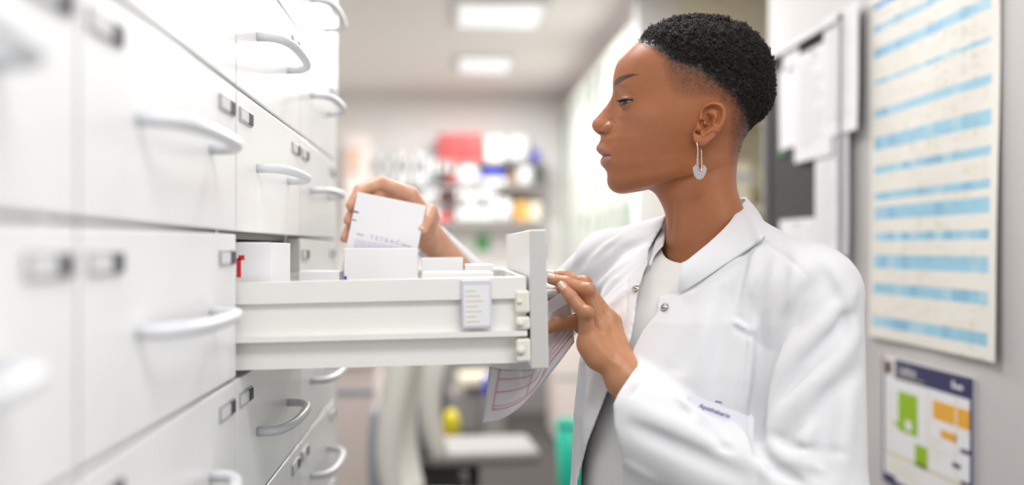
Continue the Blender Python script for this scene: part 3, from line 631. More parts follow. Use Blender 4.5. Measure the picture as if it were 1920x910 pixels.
KEY = {  # row : interior contour (x, half width)
 0: [(1297,6),(1299,11),(1303,15),(1309,18),(1315,18),(1320,16),(1324,12),(1327,9),(1329,5)],
 2: [(1243,14),(1250,30),(1266,44),(1290,53),(1318,55),(1342,50),(1360,40),(1372,28),(1380,15)],
 4: [(1194,22),(1204,44),(1226,63),(1258,77),(1305,85),(1345,83),(1380,70),(1402,50),(1415,27)],
 6: [(1167,24),(1177,47),(1202,69),(1245,86),(1305,99),(1350,99),(1392,85),(1418,60),(1433,32)],
 8: [(1154,25),(1166,48),(1190,69),(1236,86),(1305,102),(1355,105),(1400,92),(1427,66),(1441,34)],
 9: [(1151.5,24),(1162,46),(1184,68),(1228,83),(1300,100),(1355,104),(1400,93),(1428,66),(1442,34)],
 10:[(1150.5,16),(1157,31),(1176,62),(1218,80),(1295,98),(1352,102),(1398,92),(1426,66),(1441,33)],
 11:[(1151.5,15),(1163,32),(1184,62),(1216,80),(1288,97),(1346,100),(1392,90),(1422,64),(1438,32)],
 12:[(1151,15),(1163,32),(1184,61),(1214,80),(1282,97),(1340,98),(1386,87),(1416,62),(1432,31)],
 14:[(1147,16),(1158,34),(1180,58),(1212,79),(1278,95),(1334,94),(1376,80),(1404,56),(1416,28)],
 17:[(1136,17),(1150,36),(1175,56),(1210,76),(1274,90),(1326,87),(1364,70),(1388,46),(1397,23)],
 20:[(1133,18),(1144,35),(1166,52),(1204,71),(1270,84),(1320,80),(1356,64),(1378,42),(1387,22)],
 23:[(1134,18),(1145,35),(1164,49),(1202,66),(1268,79),(1318,76),(1352,62),(1374,42),(1383,22)],
 26:[(1140,17),(1150,32),(1168,46),(1204,61),(1266,76),(1315,74),(1350,61),(1372,42),(1381,22)],
 29:[(1144,14),(1154,27),(1172,40),(1206,55),(1262,72),(1312,72),(1348,60),(1371,42),(1380,22)],
 31:[(1166,13),(1178,24),(1196,35),(1222,48),(1264,65),(1310,69),(1346,59),(1370,41),(1379,22)],
 33:[(1200,11),(1209,20),(1223,30),(1243,42),(1274,56),(1310,64),(1344,58),(1368,41),(1378,22)],
 35:[(1223,11),(1230,21),(1241,33),(1257,45),(1282,57),(1312,63),(1344,57),(1367,41),(1377,22)],
 38:[(1242,11),(1247,22),(1257,36),(1272,49),(1294,60),(1318,64),(1346,58),(1368,42),(1378,23)],
 41:[(1251,12),(1256,24),(1266,39),(1282,53),(1304,63),(1330,66),(1358,60),(1382,45),(1397,24)],
 44:[(1263,14),(1272,28),(1288,44),(1310,56),(1336,64),(1364,66),(1396,58),(1430,42),(1456,22)]}
kr = sorted(KEY); sk = np.array([[(x-OUT[r, 0])/(OUT[r, 2]-OUT[r, 0]) for x, _ in KEY[r]] for r in kr]); wk = np.array([[q for _, q in KEY[r]] for r in kr], float)
arc = np.concatenate([[0], np.cumsum(np.hypot(np.diff(OUT[:, 0]), np.diff(OUT[:, 1])))]); arc = .65*arc/arc[-1]+.35*np.arange(NR)/(NR-1)
NY, NX = 460, 230
# more rows across the face
tt = np.linspace(0, arc[-1], 2000); dens = 1+1.2*np.exp(-((np.interp(tt, arc, OUT[:, 1])-245)/85)**2); cum = np.cumsum(dens); cum = (cum-cum[0])/(cum[-1]-cum[0])
T = np.interp(np.linspace(0, 1, NY), cum, tt)
def crs(xk, yk, x):                               # smooth cubic through keys
    yk = np.asarray(yk, float); m = np.gradient(yk, xk, axis=0); i = np.clip(np.searchsorted(xk, x)-1, 0, len(xk)-2); h = (xk[i+1]-xk[i]); t = (x-xk[i])/h
    if yk.ndim == 2: t = t[:, None]; h = h[:, None]
    return (2*t**3-3*t**2+1)*yk[i]+(t**3-2*t**2+t)*h*m[i]+(-2*t**3+3*t**2)*yk[i+1]+(t**3-t**2)*h*m[i+1]
out = crs(arc, OUT, T); S9 = pchip(arc[kr], sk, T); W9 = crs(arc[kr], wk, T)
GK = np.exp(-(np.arange(-30, 31)/12)**2); GK /= GK.sum()
for q in range(9):
    for A_ in (W9, S9): A_[:, q] = np.convolve(np.pad(A_[:, q], 30, mode='edge'), GK, 'valid')
# smooth W along rows a little
jj = np.linspace(0, 1, NX)**1.35*10              # dense columns toward the face
kn = np.arange(-1, 12)
HX = np.zeros((NY, NX)); HY = np.zeros((NY, NX)); HW = np.zeros((NY, NX))
for i in range(NY):
    s = np.concatenate([[S9[i, 0]], [0], S9[i], [1], [S9[i, -1]]]); q = np.concatenate([[-W9[i, 0]], [0], W9[i], [0], [-W9[i, -1]]])
    sx = crs(kn.astype(float), s, jj); wx = crs(kn.astype(float), q, jj)
    xf, yf, xb, yb_ = out[i]; HX[i] = xf+sx*(xb-xf); HY[i] = yf+sx*(yb_-yf); HW[i] = np.maximum(wx, 0)
HW[:, 0] = 0; HW[:, -1] = 0
# nose, lips as offsets of the front outline
yk = [160,168,176,183,190,198.5,205,212,218,222,228,235,240,243,247,250,254,258,262,268.6,272,276,280,283,286,288.3,291.4,294,297,300,303,306,309,312,317,323]
xk = [1148.5,1148.8,1148.2,1146,1142.5,1137,1131.5,1126,1120.5,1117,1112,1110,1111.2,1112.6,1116,1119.5,1125.5,1126.3,1125.6,1122.5,1120,1118.3,1118,1119.2,1121.8,1124.6,1129.5,1128.5,1127,1126,1125.4,1125.7,1127,1129.2,1134,1137.6]
base_f = np.interp(np.arange(150, 340), out[:, 1], out[:, 0])
tgt = pchip(yk, xk, np.arange(160, 324).astype(float))
delta = np.zeros(190); delta[10:174] = tgt-base_f[10:174]
def dsamp(y): return np.interp(y, np.arange(150, 340), delta)
yy_ = HY; ww = HW; front = jj[None, :] < 5
# nose region
nose = np.where(yy_ < 257, 1, 0)
wn = np.interp(yy_, [160, 183, 198, 212, 225, 236, 246, 252, 258], [14, 13, 15, 18, 23, 28.5, 28.5, 24, 22])
wr = np.clip(ww/wn, 0, 1.6)
gN = np.where(wr < 1, (1-wr**2.1)**.85, 0)
mouthW = 39.; wl_ = np.clip(ww/mouthW, 0, 1)
yl = 291.8+(yy_-291.8)/(1-.62*wl_**2)
gM = np.sqrt(np.clip(1-wl_**2.2, 0, 1))
dn = dsamp(np.minimum(yy_, 256))*(yy_ < 262)*gN
fade = sstep(254, 262, yy_)
dl = dsamp(np.where(yl < 257, 257, yl))
# above the lip the philtrum keeps a soft falloff
disp = dn*(1-fade) + dl*gM*fade
HX = HX+disp*front
# ---- sculpt in pixel space
Pv = np.stack([HX, HY, HW], -1)
def normals(P):
    a = np.gradient(P, axis=0); b = np.gradient(P, axis=1); n = np.cross(a, b); n /= np.linalg.norm(n, axis=-1, keepdims=True)+1e-9
    c = np.array([1290, 220, 0]); s = np.sign((n*(P-c)).sum(-1, keepdims=True)); return n*np.where(s == 0, 1, s)
def bump(c, r, amt, d=None):
    global Pv
    q = (((Pv-np.array(c))/np.array(r))**2).sum(-1); g = np.exp(-q*1.2)*amt
    dirn = normals(Pv) if d is None else np.array(d, float)
    Pv = Pv+dirn*g[..., None]
def groove(pts, wd, amt, d=None):
    global Pv
    pts = np.array(pts, float); D_ = np.full(Pv.shape[:2], 1e9); A_ = np.zeros(Pv.shape[:2])
    for k in range(len(pts)-1):
        a, b = pts[k], pts[k+1]; e = b-a; t = np.clip(((Pv-a)@e)/(e@e), 0, 1); dd = np.linalg.norm(Pv-a-t[..., None]*e, axis=-1)
        D_ = np.minimum(D_, dd)
    n = normals(Pv) if d is None else np.array(d, float); Pv = Pv-n*(np.exp(-(D_/wd)**2)*amt)[..., None]
# nostril wings
bump((1142, 239, 25), (11, 11, 10), 4.6); bump((1119, 233, 8), (9, 10, 10), 1.2)
groove([(1144, 226, 22), (1151, 233, 30), (1153, 242, 32), (1149, 250, 30)], 3.2, 2.3)
groove([(1126, 240, 19), (1131, 234, 24), (1138, 229, 24)], 3.5, 1.2)
bump((1130, 251.5, 13), (7.5, 3.4, 6), 10, (.15, -1, .1)); bump((1136, 251, 17), (5, 3, 5), 4, (.2, -1, 0))
# nasolabial fold, mouth corner, chin crease, philtrum
groove([(1156, 250, 36), (1164, 268, 43), (1168, 284, 45)], 4.5, 1.5); bump((1160, 292, 38), (5, 4, 6), -2.6)
groove([(1131, 291.7, 8), (1138, 291.5, 24), (1151, 292.2, 34), (1158, 292.5, 38)], 1.5, 2.4)
bump((1136, 300, 22), (11, 7, 12), 1.6); bump((1132, 279, 18), (10, 7, 12), 1.4); bump((1152, 330, 14), (14, 14, 18), 1.5)
bump((1146, 318, 22), (10, 6, 16), -1.8); bump((1204, 216, 78), (34, 20, 30), 3.6); bump((1218, 272, 70), (36, 34, 26), -1.8); bump((1168, 215, 42), (11, 9, 14), 1.0)
# orbit, brow ridge
bump((1163, 157, 44), (16, 8, 20), 2.6); bump((1160, 176, 28), (9, 9, 9), -2.2); bump((1176, 208, 47), (14, 7, 16), -.6); bump((1190, 176, 62), (12, 9, 14), -1.0)
# eye
E = np.array([1182.5, 193.5, 45.]); R = 17.6
bump((1170, 213, 46), (15, 10, 20), 3.2); bump((1186, 210, 60), (14, 9, 14), 1.2)
v = Pv-E; r = np.linalg.norm(v, axis=-1); vd = v/(r[..., None]+1e-9)
zone = sstep(-.1, .35, -vd[..., 0]*.82+vd[..., 2]*.55)*(np.abs(Pv[..., 1]-193) < 34)
rl = R+2.3-1.1*sstep(194, 203, Pv[..., 1]); k_ = np.clip((rl-r)/6+.5, 0, 1)
newr = np.where(r < rl+5, np.maximum(r, rl)*1.0, r); g = zone*sstep(rl+9, rl-1, r); lidw = np.exp(-((Pv[..., 1]-194)/20)**6)
Pv = E+vd*(r+(newr-r)*g*lidw)[..., None]
v = Pv-E; r = np.linalg.norm(v, axis=-1); vd = v/(r[..., None]+1e-9)
al = np.degrees(np.arctan2(v[..., 2], -v[..., 0])); te = (al+48)/150.; te_ = np.clip(te, 0, 1)
yu = 192.0-4.2*te_-3.0*np.sin(np.pi*te_)**.8; yo = 192.0-3.4*te_+7.2*np.sin(np.pi*te_**.8)**.9
inside = np.minimum(Pv[..., 1]-yu, yo-Pv[..., 1]); near = (r < rl+6)&(te > 0)&(te < 1)
op = sstep(-.5, .9, inside)*near; Pv = E+vd*(r*(1-op)+(R-3.5)*op)[..., None]
lidline = np.where(near, np.exp(-((Pv[..., 1]-yu+.8)/2.0)**2), 0)*(1-op*.0); lowline = np.where(near, np.exp(-((Pv[..., 1]-yo-.3)/1.3)**2), 0)
# relax the skin just under and above the lids
mk_ = np.exp(-((Pv[..., 0]-1177)/20)**2-((Pv[..., 1]-211)/8)**2)*sstep(1.2, 4, Pv[..., 1]-yo)+.6*np.exp(-((Pv[..., 0]-1172)/18)**2-((Pv[..., 1]-176)/5)**2)*sstep(-3, -7, Pv[..., 1]-yu)
mk_ = np.clip(mk_*1.4, 0, 1)[..., None]
for _ in range(60):
    A_ = Pv.copy(); A_[1:-1, 1:-1] = (Pv[:-2, 1:-1]+Pv[2:, 1:-1]+Pv[1:-1, :-2]+Pv[1:-1, 2:])/4; Pv = Pv*(1-mk_)+A_*mk_
    v = Pv-E; r2 = np.linalg.norm(v, axis=-1); lim = np.where((op < .3) & (zone > .1), R+1.1, 0); Pv = np.where((r2 < lim)[..., None], E+v/r2[..., None]*lim[..., None], Pv)
# upper lid crease
groove([(1161, 180, 33), (1164, 175.5, 46), (1178, 175, 60), (1192, 181, 67)], 2.2, .6)
# neck: sternomastoid and throat hollow
groove([(1262, 380, 34), (1262, 420, 30), (1262, 462, 18)], 7, 3.0); bump((1275, 430, 44), (16, 50, 18), 3.5); bump((1258, 455, 10), (8, 14, 10), -3)
groove([(1300, 375, 60), (1290, 430, 62)], 9, 1.2)
HXs, HYs, HWs = Pv[..., 0], Pv[..., 1], np.maximum(Pv[..., 2], 0); HWs[:, 0] = 0; HWs[:, -1] = 0
# colours
col = np.tile(TONE, (NY, NX, 1)).astype(float)
def tint(mask, c): global col; col = col*(1-mask[..., None])+np.array(c)*mask[..., None]
n3 = vnoise(np.stack([HXs.ravel()/9, HYs.ravel()/9, HWs.ravel()/9], 1), 3).reshape(NY, NX)
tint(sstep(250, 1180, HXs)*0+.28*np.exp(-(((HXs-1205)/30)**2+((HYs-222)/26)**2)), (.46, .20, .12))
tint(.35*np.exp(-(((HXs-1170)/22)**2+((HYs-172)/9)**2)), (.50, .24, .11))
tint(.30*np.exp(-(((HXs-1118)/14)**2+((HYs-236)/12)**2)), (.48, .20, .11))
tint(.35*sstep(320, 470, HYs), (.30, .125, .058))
lipy = np.clip((291.8-HYs)/np.maximum(1, 20.5*(1-.68*wl_**1.8)), -9, 9); lowl = np.clip((HYs-291.8)/np.maximum(1, 22*(1-.72*wl_**1.8)), -9, 9)
lm_ = (HWs < 37)*(HXs < 1165)
tint(sstep(1.12, .92, lipy)*sstep(-.05, .05, lipy)*lm_*.9, (.30, .125, .115)); tint(sstep(1.1, .9, lowl)*sstep(-.02, .1, lowl)*lm_*.85, (.44, .19, .16))
tint(np.exp(-((HYs-291.6)/1.3)**2)*lm_*.8, (.06, .02, .02))
tint(np.clip(lidline*1.1, 0, 1)*sstep(.03, .1, te_)*.97, (.012, .008, .007)); tint(np.clip(lowline*1.2, 0, 1)*.8, (.04, .018, .012)); tint(np.exp(-(((HXs-1131)/6)**2+((HYs-250)/2.6)**2))*(HWs > 4)*.9, (.05, .02, .015))
bd = polydist(HXs.ravel(), HYs.ravel(), [(1152.5,161),(1151.5,153),(1159,145.5),(1172,140.5),(1186,138.2),(1198,140.5),(1188,142.5),(1174,148),(1162,155.5)]).reshape(NY, NX)
tint(sstep(-1.6, 1.2, bd)*.93, (.05, .025, .018))
DENSE = [(1189,71),(1206,84),(1226,88),(1247,101),(1262,117),(1287,124),(1312,133),(1331,148),(1352,163),(1375,182),(1391,208),(1401,238),(1403,262),(1398,276),(1440,262),(1500,200),(1500,10),(1190,10)]
FADE = [(1189,70),(1203,86),(1221,97),(1236,112),(1243,132),(1247,152),(1256,172),(1272,186),(1296,189),(1318,182),(1345,186),(1366,204),(1368,232),(1364,262),(1364,298),(1374,316),(1386,308),(1400,292),(1500,240),(1500,10),(1190,10)]
dd = polydist(HXs.ravel(), HYs.ravel(), DENSE).reshape(NY, NX); df = polydist(HXs.ravel(), HYs.ravel(), FADE).reshape(NY, NX)
nz = vnoise(np.stack([HXs.ravel()/2.2, HYs.ravel()/3.2, HWs.ravel()/2.2], 1), 8).reshape(NY, NX)
shade = np.where(dd > 0, 1, np.clip(df/(df-dd+1e-6), 0, 1))
tint(np.clip(np.where(df > 0, shade**1.1*.62+.13, 0)*sstep(-3, 6, df)*(1+.55*nz), 0, 1), (.040, .022, .016)); tint(sstep(-2, 6, dd)*.9, (.015, .009, .007))
# full ring: near half then mirrored far half
ix = np.arange(NX); Xr = np.concatenate([HXs, HXs[:, -2:0:-1]], 1); Yr = np.concatenate([HYs, HYs[:, -2:0:-1]], 1); Wr = np.concatenate([HWs, -HWs[:, -2:0:-1]], 1)
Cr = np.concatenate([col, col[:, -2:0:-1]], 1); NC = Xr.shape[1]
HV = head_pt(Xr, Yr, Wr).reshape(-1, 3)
i_, j_ = np.meshgrid(np.arange(NY-1), np.arange(NC), indexing='ij'); j2 = (j_+1) % NC
HQ = np.stack([i_*NC+j_, i_*NC+j2, (i_+1)*NC+j2, (i_+1)*NC+j_], -1).reshape(-1, 4)
topc = HV[:NC].mean(0); HV = np.vstack([HV, topc]); ti = len(HV)-1
pole = np.array([[ti, ti, k+1 if k+1 < NC else 0, k] for k in range(NC)])
parts_V = [HV]; parts_F = [[tuple(q) for q in HQ.tolist()]+[(ti, (k+1) % NC, k) for k in range(NC)]]; parts_C = [np.vstack([Cr.reshape(-1, 3), [[.02, .012, .01]]])]
# ------------------------------------------------------------------ ears: relief sheet over an outline
ear_out = np.array([(1318,201),(1324,195.5),(1333,191.5),(1344,190.5),(1354,194.5),(1360.5,203),(1362,213),(1360,225),(1354,238),(1346,250),(1337,260),(1329,267),(1321,273.5),(1313,275),(1305.5,271),(1300.5,263),(1299,252),(1303,240),(1308,228),(1311,216),(1313,208)])
ec = np.array([1326, 236.])
nA, nR_ = 120, 44
lo_ = np.concatenate([[0], np.cumsum(np.hypot(*np.diff(np.vstack([ear_out, ear_out[:1]]), axis=0).T))]); aa = np.linspace(0, lo_[-1], nA, endpoint=False)
oc = np.vstack([ear_out[-1:], ear_out, ear_out[:2]]); lo2 = np.concatenate([[lo_[0]-(lo_[-1]-lo_[-2])], lo_, [lo_[-1]+lo_[1]]])
outl = crs(lo2, oc, aa)
def ear_h(x, y, rho):
    h = 9+11*sstep(1300, 1356, x)*1.0                     # the ear stands off more at the back
    def ridge(pts, wd, amt):
        D_ = np.full(x.shape, 1e9)
        for a, b in zip(pts[:-1], pts[1:]):
            a = np.array(a); b = np.array(b); e = b-a; t = np.clip(((x-a[0])*e[0]+(y-a[1])*e[1])/(e@e), 0, 1); D_ = np.minimum(D_, np.hypot(x-a[0]-t*e[0], y-a[1]-t*e[1]))
        return amt*np.exp(-(D_/wd)**2)
    hel = [(1314,224),(1315,210),(1321,200),(1332,195),(1344,194.5),(1353,199),(1357.5,208),(1357,220),(1351,233),(1344,245)]
    h = h+ridge(hel, 3.6, 5.0); h = h-ridge([(1322,209),(1331,202),(1342,202),(1349,209),(1349,219),(1344,231)], 3.8, 5.0)
    h = h+ridge([(1338,212),(1342,220),(1340,232),(1334,242),(1326,248)], 4.2, 4.2); h = h-ridge([(1322,216),(1332,222)], 5.0, 6.0)
    h = h-ridge([(1328,226),(1331,236),(1322,241)], 6.5, 9.0); h = h-ridge([(1316,229),(1315,234)], 3.6, 9); h = h+ridge([(1311,238),(1310,243)], 4.0, 6.5)
    h = h-ridge([(1306,248),(1311,251)], 2.8, 5.5); h = h+ridge([(1321,251),(1318,254)], 4.0, 2.5); h = h+ridge([(1312,264),(1318,263)], 8, 2.2)
    return h
rho = np.sin(np.linspace(0.0, 1, nR_)*np.pi/2)
EV = []; ECo = []
for k in range(nR_):
    p = ec+(outl-ec)*rho[k]; h = ear_h(p[:, 0], p[:, 1], rho[k]); edge = 3.2*(1-np.sqrt(np.clip(1-max(0, (rho[k]-.90)/.10)**2, 0, 1)))
    EV.append(np.stack([p[:, 0], p[:, 1], 88+h-edge], 1))
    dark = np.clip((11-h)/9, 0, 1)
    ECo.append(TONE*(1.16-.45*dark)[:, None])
for f_, dh in ((.985, 6), (.95, 9), (.90, 14), (.84, 24)):
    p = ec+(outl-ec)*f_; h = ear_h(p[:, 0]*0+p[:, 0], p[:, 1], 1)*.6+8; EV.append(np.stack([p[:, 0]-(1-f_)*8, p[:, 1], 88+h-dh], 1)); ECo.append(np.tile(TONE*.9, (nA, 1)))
EV = np.array(EV); ECo = np.array(ECo); nK = len(EV)
wbase = np.array([90.]); 
for sgn in (1, -1):
    V = head_pt(EV[..., 0], EV[..., 1], sgn*(EV[..., 2])).reshape(-1, 3); fs = []
    for k in range(nK-1):
        for a in range(nA):
            q = (k*nA+a, k*nA+(a+1) % nA, (k+1)*nA+(a+1) % nA, (k+1)*nA+a); fs.append(q if sgn < 0 else q[::-1])
    parts_V.append(V); parts_F.append(fs); parts_C.append(ECo.reshape(-1, 3))
# ------------------------------------------------------------------ arms, hands
def J(px, py, Y): return atn(px, py, Y)
def chain(P, js, k=.004):
    d = None
    for (a, ra), (b, rb) in zip(js[:-1], js[1:]):
        c = cap(P, a, b, ra, rb); d = c if d is None else smin(d, c, k)
    return d
# her left hand (near the camera): fingers hooked over the handle of the open drawer
LH = dict(wrist=J(1174,712,1.150), elbow=J(1400,850,1.09),
  pinky=[(J(1103,641,1.150),.0115),(J(1097,589,1.138),.0088),(J(1070,556,1.146),.0074),(J(1054,537,1.152),.0060)],
  ring=[(J(1122,617,1.166),.0115),(J(1100,547,1.158),.0095),(J(1064,531,1.168),.0080),(J(1034,524,1.178),.0068)],
  middle=[(J(1139,601,1.184),.0120),(J(1093,533,1.180),.0092),(J(1058,519,1.190),.0080),(J(1034,518,1.200),.0070)],
  index=[(J(1149,606,1.205),.0118),(J(1088,545,1.208),.0092),(J(1052,545,1.215),.0080),(J(1030,555,1.222),.0068)],
  thumb=[(J(1146,668,1.188),.0150),(J(1112,625,1.212),.0125),(J(1078,603,1.202),.0100),(J(1044,608,1.196),.0092),(J(1030,614,1.192),.0078)])
def left_hand(P):
    w0 = LH['wrist']; d = cap(P, LH['elbow'], w0, .034, .0245); pal = cap(P, w0, w0+.0, .0245, .0245) if False else None
    for f_, rw, k in (('pinky', .0175, .012), ('ring', .0170, .012), ('middle', .0175, .012), ('index', .0165, .012)):
        d = smin(d, cap(P, w0, LH[f_][0][0], rw, .0118), k)
    d = smin(d, cap(P, J(1120,668,1.150), J(1108,650,1.150), .0165, .0150), .012)
    d = smin(d, cap(P, J(1160,690,1.168), LH['thumb'][1][0], .017, .0125), .01)
    for f_ in ('pinky', 'ring', 'middle', 'index', 'thumb'):
        c = chain(P, LH[f_], .003); d = smin(d, c, .0045)
    for f_ in ('pinky', 'ring', 'middle'):               # knuckles
        for q, rr in ((0, .0045), (1, .0040)):
            p, r_ = LH[f_][q]; c = np.linalg.norm(P-(p+np.array([.003, -.006, .003])), axis=1)-r_*.72; d = smin(d, c, .007)
    for f_, am in (('pinky', .0016), ('ring', .0020), ('middle', .0016)):   # tendons on the back of the hand
        a = LH[f_][0][0]; b = w0; m1 = cap(P, a*.9+b*.1+np.array([0, -.012, .004]), a*.35+b*.65+np.array([.002, -.018, .004]), 0, 0); d = d-am*np.exp(-(m1/.005)**2)
    for a, b in (('pinky', 'ring'), ('ring', 'middle')):
        p = (LH[a][0][0]+LH[b][0][0])/2; m1 = cap(P, p+np.array([0, -.010, 0]), p*.55+w0*.45+np.array([0, -.016, 0]), 0, 0); d = d+.0016*np.exp(-(m1/.006)**2)
    for p, am in ((LH['pinky'][1][0], .0006), (LH['ring'][1][0], .0006)):   # skin folds over the joints
        q = P-p; rr = np.linalg.norm(q, axis=1); d = d+am*np.sin((q@np.array([.55, .0, .83]))*2600)*np.exp(-(rr/.008)**2)*.5
    return d
RH = dict(wrist=J(806,446,1.575), 
  index=[(J(770,366,1.525),.0125),(J(712,342,1.508),.0100),(J(674,357,1.482),.0088),(J(658,386,1.468),.0076)],
  middle=[(J(778,384,1.535),.0125),(J(720,358,1.524),.0100),(J(668,384,1.494),.0088),(J(654,414,1.470),.0076)],
  ring=[(J(784,402,1.54),.012),(J(716,388,1.530),.0095),(J(662,418,1.498),.0084),(J(647,447,1.472),.0072)],
  pinky=[(J(790,420,1.54),.011),(J(735,415,1.535),.0085),(J(695,440,1.51),.0075),(J(672,462,1.495),.0066)],
  thumb=[(J(800,432,1.535),.0150),(J(809,410,1.505),.0120),(J(807,396,1.478),.0100),(J(799,412,1.458),.0092),(J(793,428,1.452),.0080)])
def right_hand(P):
    w0 = RH['wrist']; d = cap(P, J(900,555,1.65), w0, .030, .0235)
    for f_ in ('index', 'middle', 'ring', 'pinky'): d = smin(d, cap(P, w0, RH[f_][0][0], .0175, .0120), .012)
    for f_ in ('index', 'middle', 'ring', 'pinky', 'thumb'): d = smin(d, chain(P, RH[f_], .003), .004)
    return d
def bounds(ps, m): ps = np.array(ps); return ps.min(0)-m, ps.max(0)+m
lp = [p for k, q in LH.items() if isinstance(q, list) for p, _ in q]+[LH['wrist'], J(1260,790,1.12)]
lo, hi = bounds(lp, .03); V, Q = surface_nets(left_hand, lo, hi, .00125, .004)
C1 = np.tile(HAND, (len(V), 1)); x1, y1 = proj(V)
kk = np.zeros(len(V))
for f_ in ('pinky', 'ring', 'middle'):
    for q in (1, 2): kk = np.maximum(kk, np.exp(-(np.linalg.norm(V-(LH[f_][q][0]), axis=1)/.014)**2)*(.5 if q == 1 else .22))
C1 = C1*(1-kk[:, None])+np.array([.20, .075, .045])*kk[:, None]
tp = np.zeros(len(V))
for f_ in ('pinky', 'ring', 'middle'): tp = np.maximum(tp, np.exp(-(np.linalg.norm(V-LH[f_][3][0], axis=1)/.016)**2))
C1 = C1*(1-.55*tp[:, None])+np.array([.62, .33, .20])*.55*tp[:, None]
parts_V.append(V); parts_F.append([tuple(q) for q in Q.tolist()]); parts_C.append(C1)
rp = [p for k, q in RH.items() if isinstance(q, list) for p, _ in q]+[RH['wrist'], J(860,500,1.6)]
lo, hi = bounds(rp, .03); V, Q = surface_nets(right_hand, lo, hi, .0016, .004); C2 = np.tile(PALM, (len(V), 1)); C2 = C2*(1+.10*vnoise(V*120, 4))[:, None]
parts_V.append(V); parts_F.append([tuple(q) for q in Q.tolist()]); parts_C.append(C2)
# torso, upper arms, hidden under the clothes
SN = J(1530,555,1.115); SFa = J(1142,492,1.385); EN = J(1522,935,1.05); EF = J(985,640,1.735)
ax = (SN+SFa)/2; side_v = (SN-SFa); side_v[2] = 0; side_v /= np.linalg.norm(side_v); fr_v = np.array([side_v[1], -side_v[0], 0.])
if fr_v[0] > 0: fr_v = -fr_v

def column(P, keys):                               # elliptic column: z, forward shift, half side, half depth
    k = np.array(keys, float); z = P[:, 2]-CH; o_ = np.argsort(k[:, 0]); k = k[o_]
    sh = np.interp(z, k[:, 0], k[:, 1]); a = np.interp(z, k[:, 0], k[:, 2]); b = np.interp(z, k[:, 0], k[:, 3])
    q = P-ax; s = q@side_v; f_ = q@fr_v-sh; rr = np.sqrt((s/a)**2+(f_/b)**2); d = (rr-1)*np.minimum(a, b)*.9
    return smax(d, z-k[-1, 0], .03)
TORSO = [(-1.36+.84, 0, .155, .105), (-.42, 0, .15, .10), (-.30, .0, .135, .095), (-.17, .010, .15, .105), (-.09, .0, .13, .080), (-.03, -.01, .09, .05), (.0, -.01, .06, .035)]
def torso(P):
    d = column(P, TORSO); nb_ = J(1340,455,1.262)
    d = smin(d, cap(P, nb_, SN, .040, .042), .03); d = smin(d, cap(P, nb_+np.array([0, 0, -.02]), SFa+np.array([.015, 0, -.015]), .030, .026), .03)
    d = smin(d, cap(P, SN, EN, .044, .036), .02); d = smin(d, cap(P, EN, J(1300,835,1.115), .036, .030), .02)
    d = smin(d, cap(P, SFa, EF, .030, .030), .02); d = smin(d, cap(P, EF, J(880,530,1.64), .034, .030), .02); return d
V, Q = surface_nets(torso, (-.05, .93, CH-.55), (.60, 1.85, CH+.10), .009, .01)
parts_V.append(V); parts_F.append([tuple(q) for q in Q.tolist()]); parts_C.append(np.tile(HAND, (len(V), 1)))
off = 0; FF = []
for V, f_ in zip(parts_V, parts_F): FF += [tuple(i+off for i in q) for q in f_]; off += len(V)
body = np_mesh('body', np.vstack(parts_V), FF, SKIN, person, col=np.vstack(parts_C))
# ------------------------------------------------------------------ eyes, lashes, nails, teeth
def eye(sgn):
    n = 40; V = []; fs = []; mi = []
    gz = np.array([-.78, .10, .56]); gz /= np.linalg.norm(gz); t1 = np.cross(gz, [0, 1, 0]); t1 /= np.linalg.norm(t1); t2 = np.cross(gz, t1)
    for i in range(n+1):
        th = math.pi*i/n; rr = R+(.9*math.exp(-(th/.42)**2))
        for k in range(n): a = 2*math.pi*k/n; V.append(E+rr*(gz*math.cos(th)+(t1*math.cos(a)+t2*math.sin(a))*math.sin(th)))
    for i in range(n):
        for k in range(n):
            fs.append((i*n+k, i*n+(k+1) % n, (i+1)*n+(k+1) % n, (i+1)*n+k)); a_ = math.pi*(i+.5)/n; mi.append(2 if a_ < .24 else 1 if a_ < .60 else 0)
    V = np.array(V); P = head_pt(V[:, 0], V[:, 1], sgn*V[:, 2])
    return np_mesh('eye', P, fs, [mat('eye_white_shaded', (.40, .34, .31), .25), mat('iris_brown', (.020, .010, .007), .15, coat=.3), mat('pupil', (.003, .003, .003), .08, coat=.5)], person, mi=mi)  # eye white's colour darkened to stand for shade
eye(1); eye(-1)
def ssph(al_, y, r_):                              # point on the eye sphere at azimuth al (deg) and height y
    dy = y-E[1]; h = math.sqrt(max(.1, r_*r_-dy*dy)); a = math.radians(al_); return (E[0]-h*math.cos(a), y, E[2]+h*math.sin(a))
LASH = mat('eyelash_black', (.006, .005, .005), .5)
